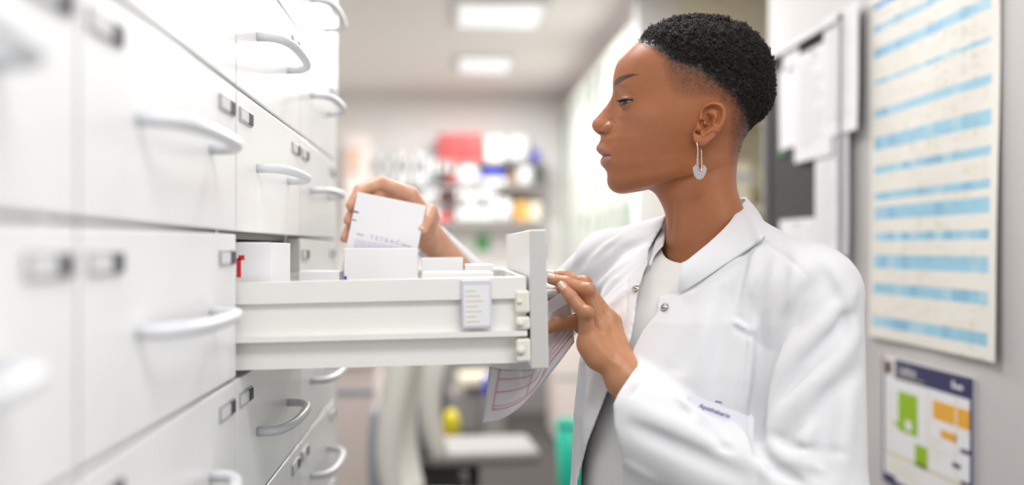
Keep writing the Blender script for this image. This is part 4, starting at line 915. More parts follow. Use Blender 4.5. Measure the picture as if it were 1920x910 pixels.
for sgn in (1, -1):
    mb = MB(); pts = []; rd = []
    for k in range(22):
        t = .03+k/21*.97; y = 192-4.2*t-3.0*math.sin(math.pi*t)**.8-.2; p = ssph(-48+150*t, y, R+2.2); pts.append(p); rd.append(.0004+.0007*math.sin(math.pi*min(1, t*1.1))**.5)
    pts.append((1198.5, 185.8, 66)); rd.append(.0003)
    A_ = np.array(pts); mb.tube([tuple(p) for p in head_pt(A_[:, 0], A_[:, 1], sgn*A_[:, 2])], rd, 8)
    for k in range(34):
        t = .06+.9*k/33; p = np.array(ssph(-48+150*t, 192-4.2*t-3.0*math.sin(math.pi*t)**.8, R+2.4)); dv = (p-E); dv[1] = 0; dv /= np.linalg.norm(dv); L_ = 6.5+2.5*random.random()
        q = [p, p+dv*L_*.5+np.array([0, 1.6, 0]), p+dv*L_+np.array([-.6, .6, 0])]; q = np.array(q); mb.tube([tuple(x) for x in head_pt(q[:, 0], q[:, 1], sgn*q[:, 2])], [.00025, .0002, .00006], 4)
    for k in range(16):
        t = .25+.65*k/15; p = np.array(ssph(-48+150*t, 192.0-3.4*t+7.2*math.sin(math.pi*t**.8)**.9, R+1.8)); dv = (p-E); dv[1] = 0; dv /= np.linalg.norm(dv)
        q = np.array([p, p+dv*2+np.array([0, 2., 0])]); mb.tube([tuple(x) for x in head_pt(q[:, 0], q[:, 1], sgn*q[:, 2])], [.00018, .00006], 4)
    _child(mb, 'eyelashes', LASH, person)
# nearest-surface lookup for hair roots
NRM = normals(Pv)
def hairs(name, region_fn, count, length, rad, lean, matl, seed, jit=.5):
    rg = np.random.RandomState(seed); ii = rg.randint(2, NY-2, count*6); jx = rg.randint(1, NX-1, count*6)
    area_ = np.linalg.norm(np.cross(np.gradient(Pv, axis=0)[ii, jx], np.gradient(Pv, axis=1)[ii, jx]), axis=-1)
    pr_ = region_fn(ii, jx)*np.clip(area_/3.0, 0, 1); ok = rg.rand(count*6) < pr_; ii, jx = ii[ok][:count], jx[ok][:count]
    p = Pv[ii, jx]+rg.randn(len(ii), 3)*jit; n = NRM[ii, jx]; ln = lean(p, n, rg); ln /= np.linalg.norm(ln, axis=1, keepdims=True)
    L_ = length*(.6+.8*rg.rand(len(ii)))[:, None]; side_ = np.cross(ln, n); side_ /= np.linalg.norm(side_, axis=1, keepdims=True)+1e-9
    a = p+side_*rad; b = p-side_*rad; c = p+ln*L_+n*L_*.1; Vs = []; 
    for sgn in (1, -1):
        for q in (a, b, c): Vs.append(head_pt(q[:, 0], q[:, 1], sgn*q[:, 2]))
    m = len(ii); V = np.concatenate(Vs); f1 = np.stack([np.arange(m), np.arange(m)+m, np.arange(m)+2*m], 1)
    return V, np.concatenate([f1, f1+3*m]), m
V, f_, m_ = hairs('eyebrow', lambda i, j: sstep(-1.8, 1.0, bd[i, j]), 1500, 5.5, .22, lambda p, n, rg: n*.25+np.stack([sstep(1150, 1168, p[:, 0])*1.0+.05, -1.0*sstep(1185, 1155, p[:, 0])+.15, rg.randn(len(p))*.12], 1), None, 2, .3)
np_mesh('eyebrow', V, f_, mat('brow_hair', (.018, .010, .008), .6), person)
# ------------------------------------------------------------------ hair: scalp shell, coils, faded sides
HAIR = mat('black_hair', (.020, .014, .012), .40, spec=.4); HAIRB = mat('black_hair_base', (.006, .005, .0045), .8)
hairobj = None
thick = sstep(-4, 22, dd)*(9+5*sstep(190, 60, HYs)); thick = thick*(.55+.45*sstep(0, 50, dd)) ; thick = np.where(HYs > 262, thick*sstep(290, 262, HYs), thick)
thick = thick*np.clip((HXs-1180)/30, .42, 1)
cl = vnoise(np.stack([HXs.ravel()/8, HYs.ravel()/8, HWs.ravel()/8], 1), 11).reshape(NY, NX); c2 = vnoise(np.stack([HXs.ravel()/3.4, HYs.ravel()/3.4, HWs.ravel()/3.4], 1), 12).reshape(NY, NX)
SH = Pv+NRM*(thick*(.46+.34*cl+.16*c2)-1.2)[..., None]; SH[:, 0, 2] = 0; SH[:, -1, 2] = 0; SH[..., 2] = np.maximum(SH[..., 2], 0)
Xs = np.concatenate([SH[..., 0], SH[:, -2:0:-1, 0]], 1); Ys = np.concatenate([SH[..., 1], SH[:, -2:0:-1, 1]], 1); Ws = np.concatenate([SH[..., 2], -SH[:, -2:0:-1, 2]], 1)
ddr = np.concatenate([dd, dd[:, -2:0:-1]], 1); V = head_pt(Xs, Ys, Ws).reshape(-1, 3); kq = (ddr.ravel()[HQ] > 0).all(1); Hq = HQ[kq]
V = np.vstack([V, head_pt(np.array([1313.]), np.array([29.]), np.array([0.]))]); tid = len(V)-1
hf = [tuple(q) for q in Hq.tolist()]+[(tid, (k+1) % NC, k) for k in range(NC)]
hair_shell = np_mesh('hair', V, hf, HAIRB, person)
rg = np.random.RandomState(7); NCOIL = 7800
ii = rg.randint(1, NY-2, 260000); jx = rg.randint(0, NX-1, 260000)
ar = np.linalg.norm(np.cross(np.gradient(Pv, axis=0)[ii, jx], np.gradient(Pv, axis=1)[ii, jx]), axis=-1)
pr_ = sstep(-9, 8, dd[ii, jx])*np.clip(ar/4.5, 0, 1)*(HYs[ii, jx] < 292); ok = rg.rand(len(ii)) < pr_; ii, jx = ii[ok][:NCOIL], jx[ok][:NCOIL]
topn = 500; 
p = Pv[ii, jx]; n = NRM[ii, jx]; th_ = thick[ii, jx]
sg = np.where(rg.rand(len(ii)) < .66, 1., -1.)
base = p+n*(th_*(.60+.36*cl[ii, jx])-1.0)[:, None]
# extra coils over the crown pole
kx = 420; ex = np.stack([rg.uniform(1262, 1366, kx), np.full(kx, 0.), rg.uniform(0, 34, kx)], 1); ex[:, 1] = 28.5+((ex[:, 0]-1313)/52)**2*5.0+(ex[:, 2]/34)**2*4.5
base = np.vstack([base, ex]); n = np.vstack([n, np.tile([0, -1., .15], (kx, 1))]); th_ = np.concatenate([th_, np.full(kx, 14.)]); sg = np.concatenate([sg, np.where(rg.rand(kx) < .6, 1., -1.)])
m = len(base); axis_ = n+rg.randn(m, 3)*.75; axis_ /= np.linalg.norm(axis_, axis=1, keepdims=True); u1 = np.cross(axis_, rg.randn(m, 3)); u1 /= np.linalg.norm(u1, axis=1, keepdims=True); u2 = np.cross(axis_, u1)
S = 15; tq = np.linspace(0, 1, S); sc = np.clip(th_/12, .38, 1.0)*(.75+.5*rg.rand(m)); turns = 1.3+rg.rand(m)*.9; ph = rg.rand(m)*6.28
cr_ = (2.1*sc)[:, None]*(1-.35*tq)[None]; ang = ph[:, None]+turns[:, None]*6.283*tq[None]; hl = (6.0*sc)[:, None]*tq[None]
ctr = base[:, None]+axis_[:, None]*(hl-.5)[..., None]+u1[:, None]*(cr_*np.cos(ang))[..., None]+u2[:, None]*(cr_*np.sin(ang))[..., None]
tan = np.gradient(ctr, axis=1); tan /= np.linalg.norm(tan, axis=-1, keepdims=True)+1e-9; b1 = np.cross(tan, axis_[:, None]+.01); b1 /= np.linalg.norm(b1, axis=-1, keepdims=True)+1e-9; b2 = np.cross(tan, b1)
rt = (.62*np.sqrt(sc))[:, None]*(1-.55*tq)[None]
ring = [ctr+b1*(rt*math.cos(a))[..., None]+b2*(rt*math.sin(a))[..., None] for a in (0, 2.094, 4.189)]
RV = np.stack(ring, 2)                            # m,S,3,3
x_, y_, w_ = RV[..., 0], RV[..., 1], RV[..., 2]; flip = sg[:, None, None]; PV = head_pt(x_, y_, np.where(flip < 0, -np.abs(w_), w_)).reshape(-1, 3)
idx = np.arange(m*S*3).reshape(m, S, 3); fcs = []
for a in range(3): b = (a+1) % 3; fcs.append(np.stack([idx[:, :-1, a], idx[:, :-1, b], idx[:, 1:, b], idx[:, 1:, a]], -1).reshape(-1, 4))
coils = np_mesh('curls', PV, np.concatenate(fcs), HAIR, hair_shell); coils['kind'] = 'stuff'
def fade_lean(p, n, rg): return n*.6+np.stack([.55+rg.randn(len(p))*.7, .5+rg.randn(len(p))*.7, rg.randn(len(p))*.5], 1)
V, f_, m_ = hairs('f', lambda i, j: np.where(df[i, j] > 0, np.clip(shade[i, j], 0, 1)**.9*.9+.03, 0)*(dd[i, j] < 10), 15000, 2.9, .20, fade_lean, None, 5)
fo = np_mesh('short_sides', V, f_, mat('short_hair', (.018, .010, .007), .85, spec=.08), hair_shell); fo['kind'] = 'stuff'
# ------------------------------------------------------------------ earring
er = bpy.data.objects.new('earring', None)
def ep(x, y, w_): return tuple(head_pt(np.array([float(x)]), np.array([float(y)]), np.array([float(w_)]))[0])
mb = MB(); pts = [(1313,268,98),(1307.5,266,103),(1307,270,105),(1308.5,279,106),(1308.6,288,106),(1308,296,106),(1307.5,304,106),(1308,312,105),(1310.5,319,105),(1314.5,320,105),(1316,314,104),(1315.5,300,103),(1315,285,101),(1314.5,277,99)]
mb.tube([ep(*q) for q in pts], [.0004,.0005,.0007,.0007,.0007,.0008,.0010,.0010,.0010,.0011,.0008,.0006,.0005,.0004], 10)
for y, r_ in ((294, .0010), (297, .0013), (300.5, .0017), (304, .0014), (307, .0018)):
    c_ = ep(1308, y, 106); mb.lathe([(0, -.0009), (r_*.8, -.0007), (r_, 0), (r_*.8, .0007), (0, .0009)], c_, 12)
earring = _child(mb, 'earring', M['silver'], person); earring['label'] = 'silver hook earring'
mb = MB(); outp = [(1298.5,314.5),(1303,310),(1306,307),(1309,312),(1309.5,318),(1312.5,322),(1316,320.5),(1318,315),(1319,308.5),(1321,310.5),(1325.5,316),(1324.5,322),(1321.5,330),(1317,335.5),(1312,338),(1306,336),(1301.5,329.5),(1299,321)]
cx_ = np.mean(outp, axis=0)
nn = len(outp); vs = []
for s_, w_ in ((1, 104.2), (.93, 105.8), (1, 103.4)): vs += [ep(cx_[0]+(a-cx_[0])*s_, cx_[1]+(b-cx_[1])*s_, w_) for a, b in outp]
o_ = len(vs); fs = [(i, (i+1) % nn, nn+(i+1) % nn, nn+i) for i in range(nn)]+[tuple(range(nn, 2*nn))]+[(2*nn+i, 2*nn+(i+1) % nn, (i+1) % nn, i) for i in range(nn)]+[tuple(reversed(range(2*nn, 3*nn)))]
mb.add(vs, fs, 0, False); dpn = _child(mb, 'pendant', mat('pendant_shell', (.58, .52, .53), .18, .25), earring)
# fingernails
NAIL = mat('fingernail', (.78, .50, .38), .2, coat=.6)
def nail(c, dr, nr, L_, Wd):
    dr = np.array(dr)/np.linalg.norm(dr); nr = np.array(nr, float); nr -= dr*(nr@dr); nr /= np.linalg.norm(nr); sd = np.cross(dr, nr); m1 = MB(); vs = []
    for i in range(7):
        for k in range(7):
            u = -1+i/3; v_ = -1+k/3; wd = Wd*(1-.12*u*u-.25*max(0, u-.6)); vs.append(tuple(np.array(c)+dr*u*L_+sd*v_*wd-nr*(v_*v_*Wd*.55+max(0, -u-.6)*.001)))
    m1.add(vs, [(i*7+k, i*7+k+1, (i+1)*7+k+1, (i+1)*7+k) for i in range(6) for k in range(6)], 0, True)
    o = _child(m1, 'fingernail', NAIL, person); md = o.modifiers.new('t', 'SOLIDIFY'); md.thickness = .0008; md.offset = 0
tcam = camP-LH['pinky'][3][0]; tcam /= np.linalg.norm(tcam)
for f_, bias in (('pinky', (-.15, 0, .25)), ('ring', (0, 0, .9)), ('middle', (0, 0, 1.2))):
    t_ = LH[f_][3][0]; dr = t_-LH[f_][2][0]; nr = tcam+np.array(bias); nr = nr-dr*(nr@dr)/(dr@dr); nr /= np.linalg.norm(nr)
    nail(t_-dr/np.linalg.norm(dr)*.001+nr*(LH[f_][3][1]*1.07+.0002), dr, nr, .0056, .0044)
for f_ in ('thumb',):
    t_ = RH[f_][4][0]; dr = t_-RH[f_][3][0]; nr = np.array([-.55, -1, .1]); nr = nr-dr*(nr@dr)/(dr@dr); nr /= np.linalg.norm(nr); nail(t_+nr*.0078, dr, nr, .0062, .0055)
# ================================================================== clothes
def cloth_mat(name, colr, bs=260, strength=.12):
    m = mat(name, colr, .75, spec=.25); nt = m.node_tree; b = nt.nodes['Principled BSDF']; b.inputs['Sheen Weight'].default_value = .15
    tc = nt.nodes.new('ShaderNodeTexCoord'); w1 = nt.nodes.new('ShaderNodeTexNoise'); w1.inputs['Scale'].default_value = 26; w1.inputs['Detail'].default_value = 6
    w2 = nt.nodes.new('ShaderNodeTexWave'); w2.inputs['Scale'].default_value = bs; w2.bands_direction = 'DIAGONAL'
    nt.links.new(tc.outputs['Object'], w1.inputs['Vector']); nt.links.new(tc.outputs['Object'], w2.inputs['Vector'])
    b1 = nt.nodes.new('ShaderNodeBump'); b1.inputs['Strength'].default_value = .35; b1.inputs['Distance'].default_value = .0025; nt.links.new(w1.outputs['Fac'], b1.inputs['Height'])
    b2 = nt.nodes.new('ShaderNodeBump'); b2.inputs['Strength'].default_value = strength; b2.inputs['Distance'].default_value = .0003; nt.links.new(w2.outputs['Fac'], b2.inputs['Height'])
    nt.links.new(b1.outputs[0], b2.inputs['Normal']); nt.links.new(b2.outputs[0], b.inputs['Normal']); return m
COAT = cloth_mat('white_coat_cotton', (.765, .77, .79)); TEE = cloth_mat('off_white_jersey', (.86, .85, .825), 420, .2)
CT = [(-.56, .045, .195, .165), (-.36, .035, .160, .150), (-.30, .030, .155, .148), (-.22, .028, .155, .144), (-.15, .022, .158, .134), (-.09, .010, .158, .118), (-.04, .0, .140, .098), (.0, -.005, .11, .07)]
CTt = [(-.60, .03, .175, .135), (-.36, .020, .165, .128), (-.22, .016, .160, .124), (-.15, .010, .158, .116), (-.09, .0, .148, .102), (-.04, -.006, .125, .083), (.0, -.008, .10, .06)]
NBK = J(1338,432,1.262)
CU = J(1152,763,1.135); MID = J(1345,876,1.10)
WCF = J(803,447,1.590)
FOLDS = []; FS = 1.65
def folds(P, d):
    d = d.copy()
    for pl, wd, am in FOLDS:
        lo_, hi_ = pl.min(0)-2.4*wd-abs(am), pl.max(0)+2.4*wd+abs(am); mk = np.flatnonzero(((P > lo_) & (P < hi_)).all(1))
        if len(mk) == 0: continue
        p = P[mk]; best = np.full(len(mk), 1e9); bt = np.zeros(len(mk)); n = len(pl)-1
        for i in range(n):
            e = pl[i+1]-pl[i]; t = np.clip((p-pl[i])@e/(e@e), 0, 1); q = np.linalg.norm(p-pl[i]-t[:, None]*e, axis=1); u = q < best; best = np.where(u, q, best); bt = np.where(u, (i+t)/n, bt)
        tp_ = np.sin(np.pi*np.clip(bt*.86+.07, 0, 1))**.7; d[mk] -= am*FS*tp_*np.exp(-(best/wd)**2)
    return d
# folds read from the photograph: points along the fold, width, height (negative = valley)
FOLDPX = [([(1538,521),(1495,572),(1458,640),(1446,690)], .010, -.006), ([(1450,668),(1434,728),(1426,803),(1422,850)], .010, -.013), ([(1480,640),(1462,720),(1448,800),(1446,850)], .012, .007),
  ([(1600,547),(1560,590),(1520,634),(1470,690)], .009, .006), ([(1596,590),(1540,655),(1485,715),(1450,775)], .009, -.006), ([(1606,630),(1560,690),(1500,745),(1460,800)], .009, .006), ([(1610,690),(1560,745),(1510,790),(1466,830)], .010, -.0045),
  ([(1560,500),(1590,560),(1604,620)], .010, .003), ([(1545,505),(1572,570),(1588,640)], .009, -.0035), ([(1562,740),(1551,800),(1538,878),(1530,905)], .012, -.005), ([(1590,730),(1585,800),(1570,890)], .013, .004), ([(1520,760),(1510,830),(1505,900)], .010, .004),
  ([(1432,850),(1450,878),(1500,903)], .006, -.006), ([(1440,832),(1475,862),(1540,880)], .006, .006), ([(1450,815),(1500,842),(1580,850)], .006, -.004), ([(1425,868),(1440,900)], .006, .005),
  ([(1150,782),(1200,806),(1280,842),(1390,895)], .010, -.006), ([(1175,760),(1250,795),(1330,830),(1410,862)], .012, .004), ([(1262,738),(1290,762),(1330,790)], .006, .003), ([(1275,760),(1296,790)], .005, -.004), ([(1290,775),(1312,800)], .005, .003), ([(1320,800),(1352,838),(1380,850)], .007, -.004), ([(1378,800),(1400,830),(1408,870)], .006, .004), ([(1120,835),(1170,865),(1230,900)], .008, .004),
  ([(1212,702),(1180,750),(1135,815),(1122,836)], .0028, -.0016),
  ([(1407,520),(1404,580),(1396,680),(1382,770)], .0035, -.0024), ([(1412,600),(1408,680),(1400,770)], .008, .003), ([(1426,600),(1420,690),(1414,780)], .007, -.004), ([(1376,592),(1388,600),(1403,610)], .0045, -.0014), ([(1374,611),(1388,621),(1402,632)], .0045, -.0014), ([(1378,602),(1402,620)], .0035, .003), ([(1402,624),(1418,640),(1434,656)], .0045, -.002),
  ([(1360,560),(1352,640),(1340,745)], .012, -.004), ([(1330,590),(1316,660),(1300,730)], .012, .003), ([(1300,620),(1270,690),(1240,700)], .012, -.002), ([(1401,455),(1392,510),(1372,585)], .008, -.0045), ([(1416,470),(1408,520),(1395,580)], .007, .0035), ([(1440,480),(1425,550),(1412,600)], .008, -.003),
  ([(1426,452),(1452,466),(1485,490),(1512,520)], .0030, -.0018), ([(1465,470),(1470,520),(1462,590)], .010, -.003), ([(1490,500),(1485,560),(1470,620)], .008, .003), ([(1300,545),(1340,523),(1390,490),(1425,458)], .0035, -.002),
  ([(1215,450),(1170,470),(1120,520)], .009, -.0035), ([(1205,475),(1160,505),(1105,560)], .008, .005), ([(1190,500),(1150,535),(1095,600)], .008, -.003), ([(1150,450),(1110,480),(1060,520)], .009, -.0025), ([(1180,540),(1140,580),(1120,660)], .009, .004), ([(1165,600),(1150,650),(1140,720)], .009, -.004), ([(1178,508),(1176,560),(1168,620)], .0026, -.0015), ([(1160,445),(1135,462),(1100,490)], .006, .003),
  ([(1092,690),(1088,780),(1082,905)], .010, -.006), ([(1112,720),(1102,800),(1092,880)], .010, .005), ([(826,440),(850,470),(880,500)], .007, -.004), ([(812,440),(840,480),(870,510)], .006, .004)]
OPENP = [(1214,497),(1216,470),(1232,440),(1245,420),(1300,380),(1400,372),(1410,412),(1397,428),(1373,450),(1342,475),(1313,496),(1289,513),(1277,522),(1275,549),(1236,556),(1231,572),(1232,588),(1222,600),(1206,620),(1190,650),(1172,700),(1150,760),(1152,800),(1166,860),(1172,960),(1076,960),(1084,900),(1102,830),(1138,738),(1165,690),(1183,637),(1190,600),(1194,560),(1207,512)]
fN = lambda P: 1
def coat(P):
    d = column(P, CT)
    d = smin(d, cap(P, NBK+np.array([.0, 0, -.004]), SN+np.array([-.02, .012, .004]), .050, .050), .035); d = smin(d, cap(P, NBK+np.array([0, 0, -.010]), SFa, .046, .045), .035)
    arm = smin(cap(P, SN, EN, .054, .060), cap(P, EN+np.array([0, 0, -.015]), MID, .060, .056), .02); arm = smin(arm, cap(P, MID, CU, .056, .0585), .02)
    ca = (CU-J(1320,866,1.10)); ca /= np.linalg.norm(ca); q = (P-CU)@ca
    arm = smax(arm, q, .0015)
    inner = cap(P, CU+ca*.03, CU-ca*.012, .0545, .046)
    arm = np.where(q > -.06, np.maximum(arm, -inner), arm)
    d = smin(d, arm, .012+.03*sstep(-.14, -.04, P[:, 2]-CH))
    fa = smin(cap(P, SFa, EF, .045, .052), cap(P, EF, WCF, .052, .030), .02)
    cf = WCF-EF; cf /= np.linalg.norm(cf); q2 = (P-WCF)@cf; fa = smax(fa, q2, .0015); fa = np.where(q2 > -.07, np.maximum(fa, -cap(P, WCF+cf*.02, WCF-cf*.06, .0285, .024)), fa)
    d = smin(d, fa, .015)
    d = folds(P, d) if FOLDS else d
    # hollow under the front so the open edges read as cloth over the shirt
    x, y = proj(P); pd = polydist(x, y, OPENP)*(1.2/F); front = (P-ax)@fr_v > -.03
    d = np.where(front, smax(d, pd, .0022), d)
    nk = cap(P, J(1318,360,1.265), J(1330,470,1.262), .050, .062); d = smax(d, -nk, .003)
    return d
def clip_arm(d, P): return d
_Y = np.linspace(.90, 1.75, 340); ncache = []
_FP = []
for pts, wd, am in FOLDPX:
    t_ = np.linspace(0, len(pts)-1, 5); xs_ = np.interp(t_, range(len(pts)), [p[0] for p in pts]); ys_ = np.interp(t_, range(len(pts)), [p[1] for p in pts])
    P_ = np.concatenate([np.array([atn(x, y, yy) for yy in _Y]) for x, y in zip(xs_, ys_)]); dd_ = coat(P_).reshape(5, -1) < 0; P_ = P_.reshape(5, -1, 3)
    pl = np.array([P_[k, np.argmax(dd_[k])] for k in range(5) if dd_[k].any()])
    if len(pl) > 1: _FP.append((pl, wd, am))
FOLDS = _FP
V, Q = surface_nets(coat, (-.06, .94, CH-.345), (.62, 1.84, CH+.09), .0026, .012)
nV = len(V)
# lower skirt of the coat down to the knees, open at the front
ns = 72; zs = np.linspace(-.335, -.88, 16); LV = []; LF = []
a0 = math.radians(10); 
for layer in (0, 1):
    for i, z in enumerate(zs):
        k = np.array(CT, float); k = k[np.argsort(k[:, 0])]; shf, aa_, bb_ = (np.interp(max(z, -.56), k[:, 0], k[:, c]) for c in (1, 2, 3)); gr = 1+max(0, (-.4-z))*.35
        for j in range(ns):
            t = math.radians(14)+(2*math.pi-math.radians(28))*j/(ns-1); wv = 1+.03*math.sin(t*11)*max(0, (-.4-z))*2; th = .003*layer
            p = ax+fr_v*(shf+math.cos(t)*(bb_*gr*wv-th))+side_v*math.sin(t)*(aa_*gr*wv-th); LV.append((p[0], p[1], CH+z))
    for i in range(len(zs)-1):
        for j in range(ns-1): b = layer*len(zs)*ns; q = (b+i*ns+j, b+(i+1)*ns+j, b+(i+1)*ns+j+1, b+i*ns+j+1); LF.append(q if layer == 0 else q[::-1])
LV = np.array(LV); Fall = np.vstack([Q, np.array(LF)+nV])
lab = np_mesh('lab_coat', np.vstack([V, LV]), Fall, COAT, person)
# T-shirt
NECKP = [(1225,380),(1243,477),(1250,485),(1262,490.5),(1272,493),(1281,494),(1330,470),(1420,380)]
def tee(P):
    d = column(P, CTt); d = smin(d, cap(P, NBK+np.array([0, 0, -.018]), SN+np.array([-.03, .03, -.01]), .040, .036), .03); d = smin(d, cap(P, NBK+np.array([0, 0, -.018]), SFa+np.array([.01, -.01, -.01]), .036, .032), .03)
    for a, b, wd, am in TF:
        e = b-a; t = np.clip((P-a)@e/(e@e), 0, 1); q = np.linalg.norm(P-a-t[:, None]*e, axis=1); d = d-am*np.exp(-(q/wd)**2)
    x, y = proj(P); pd = polydist(x, y, NECKP)*(1.2/F); d = np.where((P-ax)@fr_v > -.02, np.maximum(d, pd), d); return d
TF = [(J(1222,497,1.18), J(1275,518,1.15), .0022, -.0012), (J(1225,540,1.15), J(1215,640,1.13), .008, .0025), (J(1245,600,1.14), J(1205,650,1.13), .008, -.002), (J(1115,820,1.12), J(1125,920,1.11), .007, .003), (J(1140,850,1.11), J(1150,920,1.11), .005, -.003)]
V, Q = surface_nets(tee, (.02, 1.0, CH-.62), (.58, 1.5, CH+.03), .0035, .012)
teeo = np_mesh('t_shirt', V, Q, TEE, person)
# chest skin between collar and shirt
def chest(P):
    d = column(P, [(k[0], k[1]-.004, k[2]-.012, k[3]-.010) for k in CTt]); d = smin(d, cap(P, J(1322,400,1.262), J(1318,470,1.235), .044, .052), .05); return d
def on_coat(px, py, fn=coat, Y0_=.95, Y1_=1.35):
    Ys_ = np.linspace(Y0_, Y1_, 900); P = np.array([atn(px, py, y) for y in Ys_]); d = fn(P); i = np.argmax(d < 0); return P[i], Ys_[i]
# stand collar: ribbon (low px,py,Y / high px,py,Y)
COL = [((1273,549,1.128),(1279,494,1.150)), ((1290,541,1.130),(1288,489,1.150)), ((1318,524,1.138),(1308,473,1.155)), ((1350,503,1.150),(1334,452,1.168)), ((1385,480,1.170),(1362,425,1.188)), ((1412,460,1.195),(1382,400,1.212)), ((1433,444,1.225),(1395,384,1.240)),
       ((1440,432,1.262),(1400,374,1.270)), ((1425,425,1.300),(1388,372,1.302)), ((1390,428,1.330),(1352,385,1.328)), ((1340,432,1.345),(1312,402,1.340)), ((1295,436,1.345),(1275,412,1.338)), ((1262,440,1.330),(1248,418,1.322)), ((1240,452,1.300),(1241,428,1.300)), ((1226,476,1.262),(1243,442,1.272)), ((1216,498,1.225),(1241,460,1.240))]
for k_i in range(7):
    (xa1, ya1, _y), (xb1, yb1, _z) = COL[k_i]; ys_ = on_coat(xa1+2, ya1+3)[1]; COL[k_i] = ((xa1, ya1, ys_-.003), (xb1, yb1, max(_z, ys_+.004)))
lo_p = np.array([J(*a) for a, _ in COL]); hi_p = np.array([J(*b) for _, b in COL]); kc = np.arange(len(COL), dtype=float)
u_ = np.linspace(0, len(COL)-1, 110); LO = crs(kc, lo_p, u_); HI = crs(kc, hi_p, u_)
cc_ = np.array(J(1325,440,1.262)); vs = []; nv_ = 9
for i in range(110):
    for k in range(nv_):
        t = k/(nv_-1); p = LO[i]*(1-t)+HI[i]*t; outd = p-cc_; outd[2] = 0; outd /= np.linalg.norm(outd); p = p+outd*(.0045*math.sin(t*math.pi)-.001+.0015*math.sin(i*.21+2*t)); vs.append(p)
m1 = MB(); m1.add(vs, [(i*nv_+k, (i+1)*nv_+k, (i+1)*nv_+k+1, i*nv_+k+1) for i in range(109) for k in range(nv_-1)], 0, True)
def solid(o, th, bev=None):
    md = o.modifiers.new('t', 'SOLIDIFY'); md.thickness = th; md.offset = 0
    if bev: b = o.modifiers.new('b', 'BEVEL'); b.width = bev; b.segments = 2
    return o
solid(_child(m1, 'collar', COAT, lab), .0034, .0012)
# snaps, placket tab
def ribbon(name, pts, wpx, lift, matl, par, th=.0016):   # strip of cloth laid on the coat along photo-space points
    vs = []; n = len(pts)
    for i, (x, y) in enumerate(pts):
        x0, y0 = pts[max(i-1, 0)]; x1, y1 = pts[min(i+1, n-1)]; L_ = math.hypot(x1-x0, y1-y0); nx_, ny_ = (y1-y0)/L_, -(x1-x0)/L_
        for s_ in (-1, -.5, 0, .5, 1): p, Y_ = on_coat(x+nx_*wpx*s_, y+ny_*wpx*s_); vs.append(p+(camP-p)/np.linalg.norm(camP-p)*(lift*(1-.6*s_*s_)))
    m = MB(); m.add(vs, [(i*5+k, i*5+k+1, (i+1)*5+k+1, (i+1)*5+k) for i in range(n-1) for k in range(4)], 0, True); return solid(_child(m, name, matl, par), th)
def snap(px, py, lift=.002, fn=coat):
    p, Y_ = on_coat(px, py, fn); n_ = np.array([fn((p+e*.004)[None])[0]-fn((p-e*.004)[None])[0] for e in np.eye(3)]); n_ /= np.linalg.norm(n_); n_ = Vector(n_)
    m = MB(); m.lathe([(.0026, -.001), (.0050, -.0006), (.0054, .0006), (.0048, .0014), (.0040, .0009), (.0030, .0011), (.0022, .0024), (.0, .0026)], (0, 0, 0), 20)
    R_ = n_.to_track_quat('Z', 'Y').to_matrix(); m.v = [tuple(Vector(p)+n_*lift+R_ @ Vector(v)) for v in m.v]; s_ = _child(m, 'snap_button', M['snap'], lab); return s_
M['snap'] = mat('steel_snap', (.42, .40, .38), .28, .95)
def snap_at(px, py, Y_, nrm):
    p = Vector(J(px, py, Y_)); n_ = Vector(nrm).normalized(); m = MB(); m.lathe([(.0026, -.001), (.0048, -.0006), (.0052, .0006), (.0046, .0014), (.0038, .0008), (.0028, .0010), (.0022, .0024), (.0, .0026)], (0, 0, 0), 20)
    R_ = n_.to_track_quat('Z', 'Y').to_matrix(); m.v = [tuple(p+R_ @ Vector(v)) for v in m.v]; return _child(m, 'snap_button', M['snap'], lab)
snap(1247, 577, .001); snap(1193.5, 542)
# chest pocket edge and name badge tucked behind the forearm
bk = [on_coat(x, y, lambda P: column(P, CT)) for x, y in ((1300,742),(1408,780))]; Yb = min(bk[0][1], bk[1][1])
def bp_(x, y): return J(x, y, bk[0][1]-.009+(bk[1][1]-bk[0][1])*(x-1300)/108-.00022*(y-745-(x-1300)*.35))
q = [bp_(1292,739.5), bp_(1410,783), bp_(1403,850), bp_(1284,808)]
m1 = MB(); m1.prism([tuple(v) for v in q], (.0006, .0012, 0)); bdg = _child(m1, 'name_badge', mat('badge_card', (.78, .78, .87), .25, coat=.4), lab)
ex_ = Vector(q[1]-q[0]).normalized(); ez_ = Vector(q[0]-q[3]); ez_ = (ez_-ex_*ez_.dot(ex_)).normalized(); en_ = ex_.cross(ez_)
def badge_M(x, y): p = Vector(bp_(x, y))+en_*.0012*(1 if en_.y < 0 else -1); return Matrix(((ex_.x, ez_.x, en_.x, p.x), (ex_.y, ez_.y, en_.y, p.y), (ex_.z, ez_.z, en_.z, p.z), (0, 0, 0, 1)))
text('Apothekerin', .0072, badge_M(1310, 764), M['textdark'], lab, 'badge_text')
m1 = MB(); c0 = Vector(bp_(1341, 752.5)); c1 = Vector(bp_(1353, 755.5)); m1.tube([c0+Vector((0, -.001, 0)), c1+Vector((0, -.001, 0))], .0009, 8); _child(m1, 'badge_clip', M['purple'], lab)
m1 = MB(); pk = [bp_(1408,776), bp_(1413,785), bp_(1410,862), bp_(1400,862), bp_(1403,790)]; m1.prism([tuple(v+np.array([0, -.0010, 0])) for v in pk], (0, .002, 0)); _child(m1, 'badge_sleeve', mat('badge_plastic', (.86, .86, .90), .15), lab)
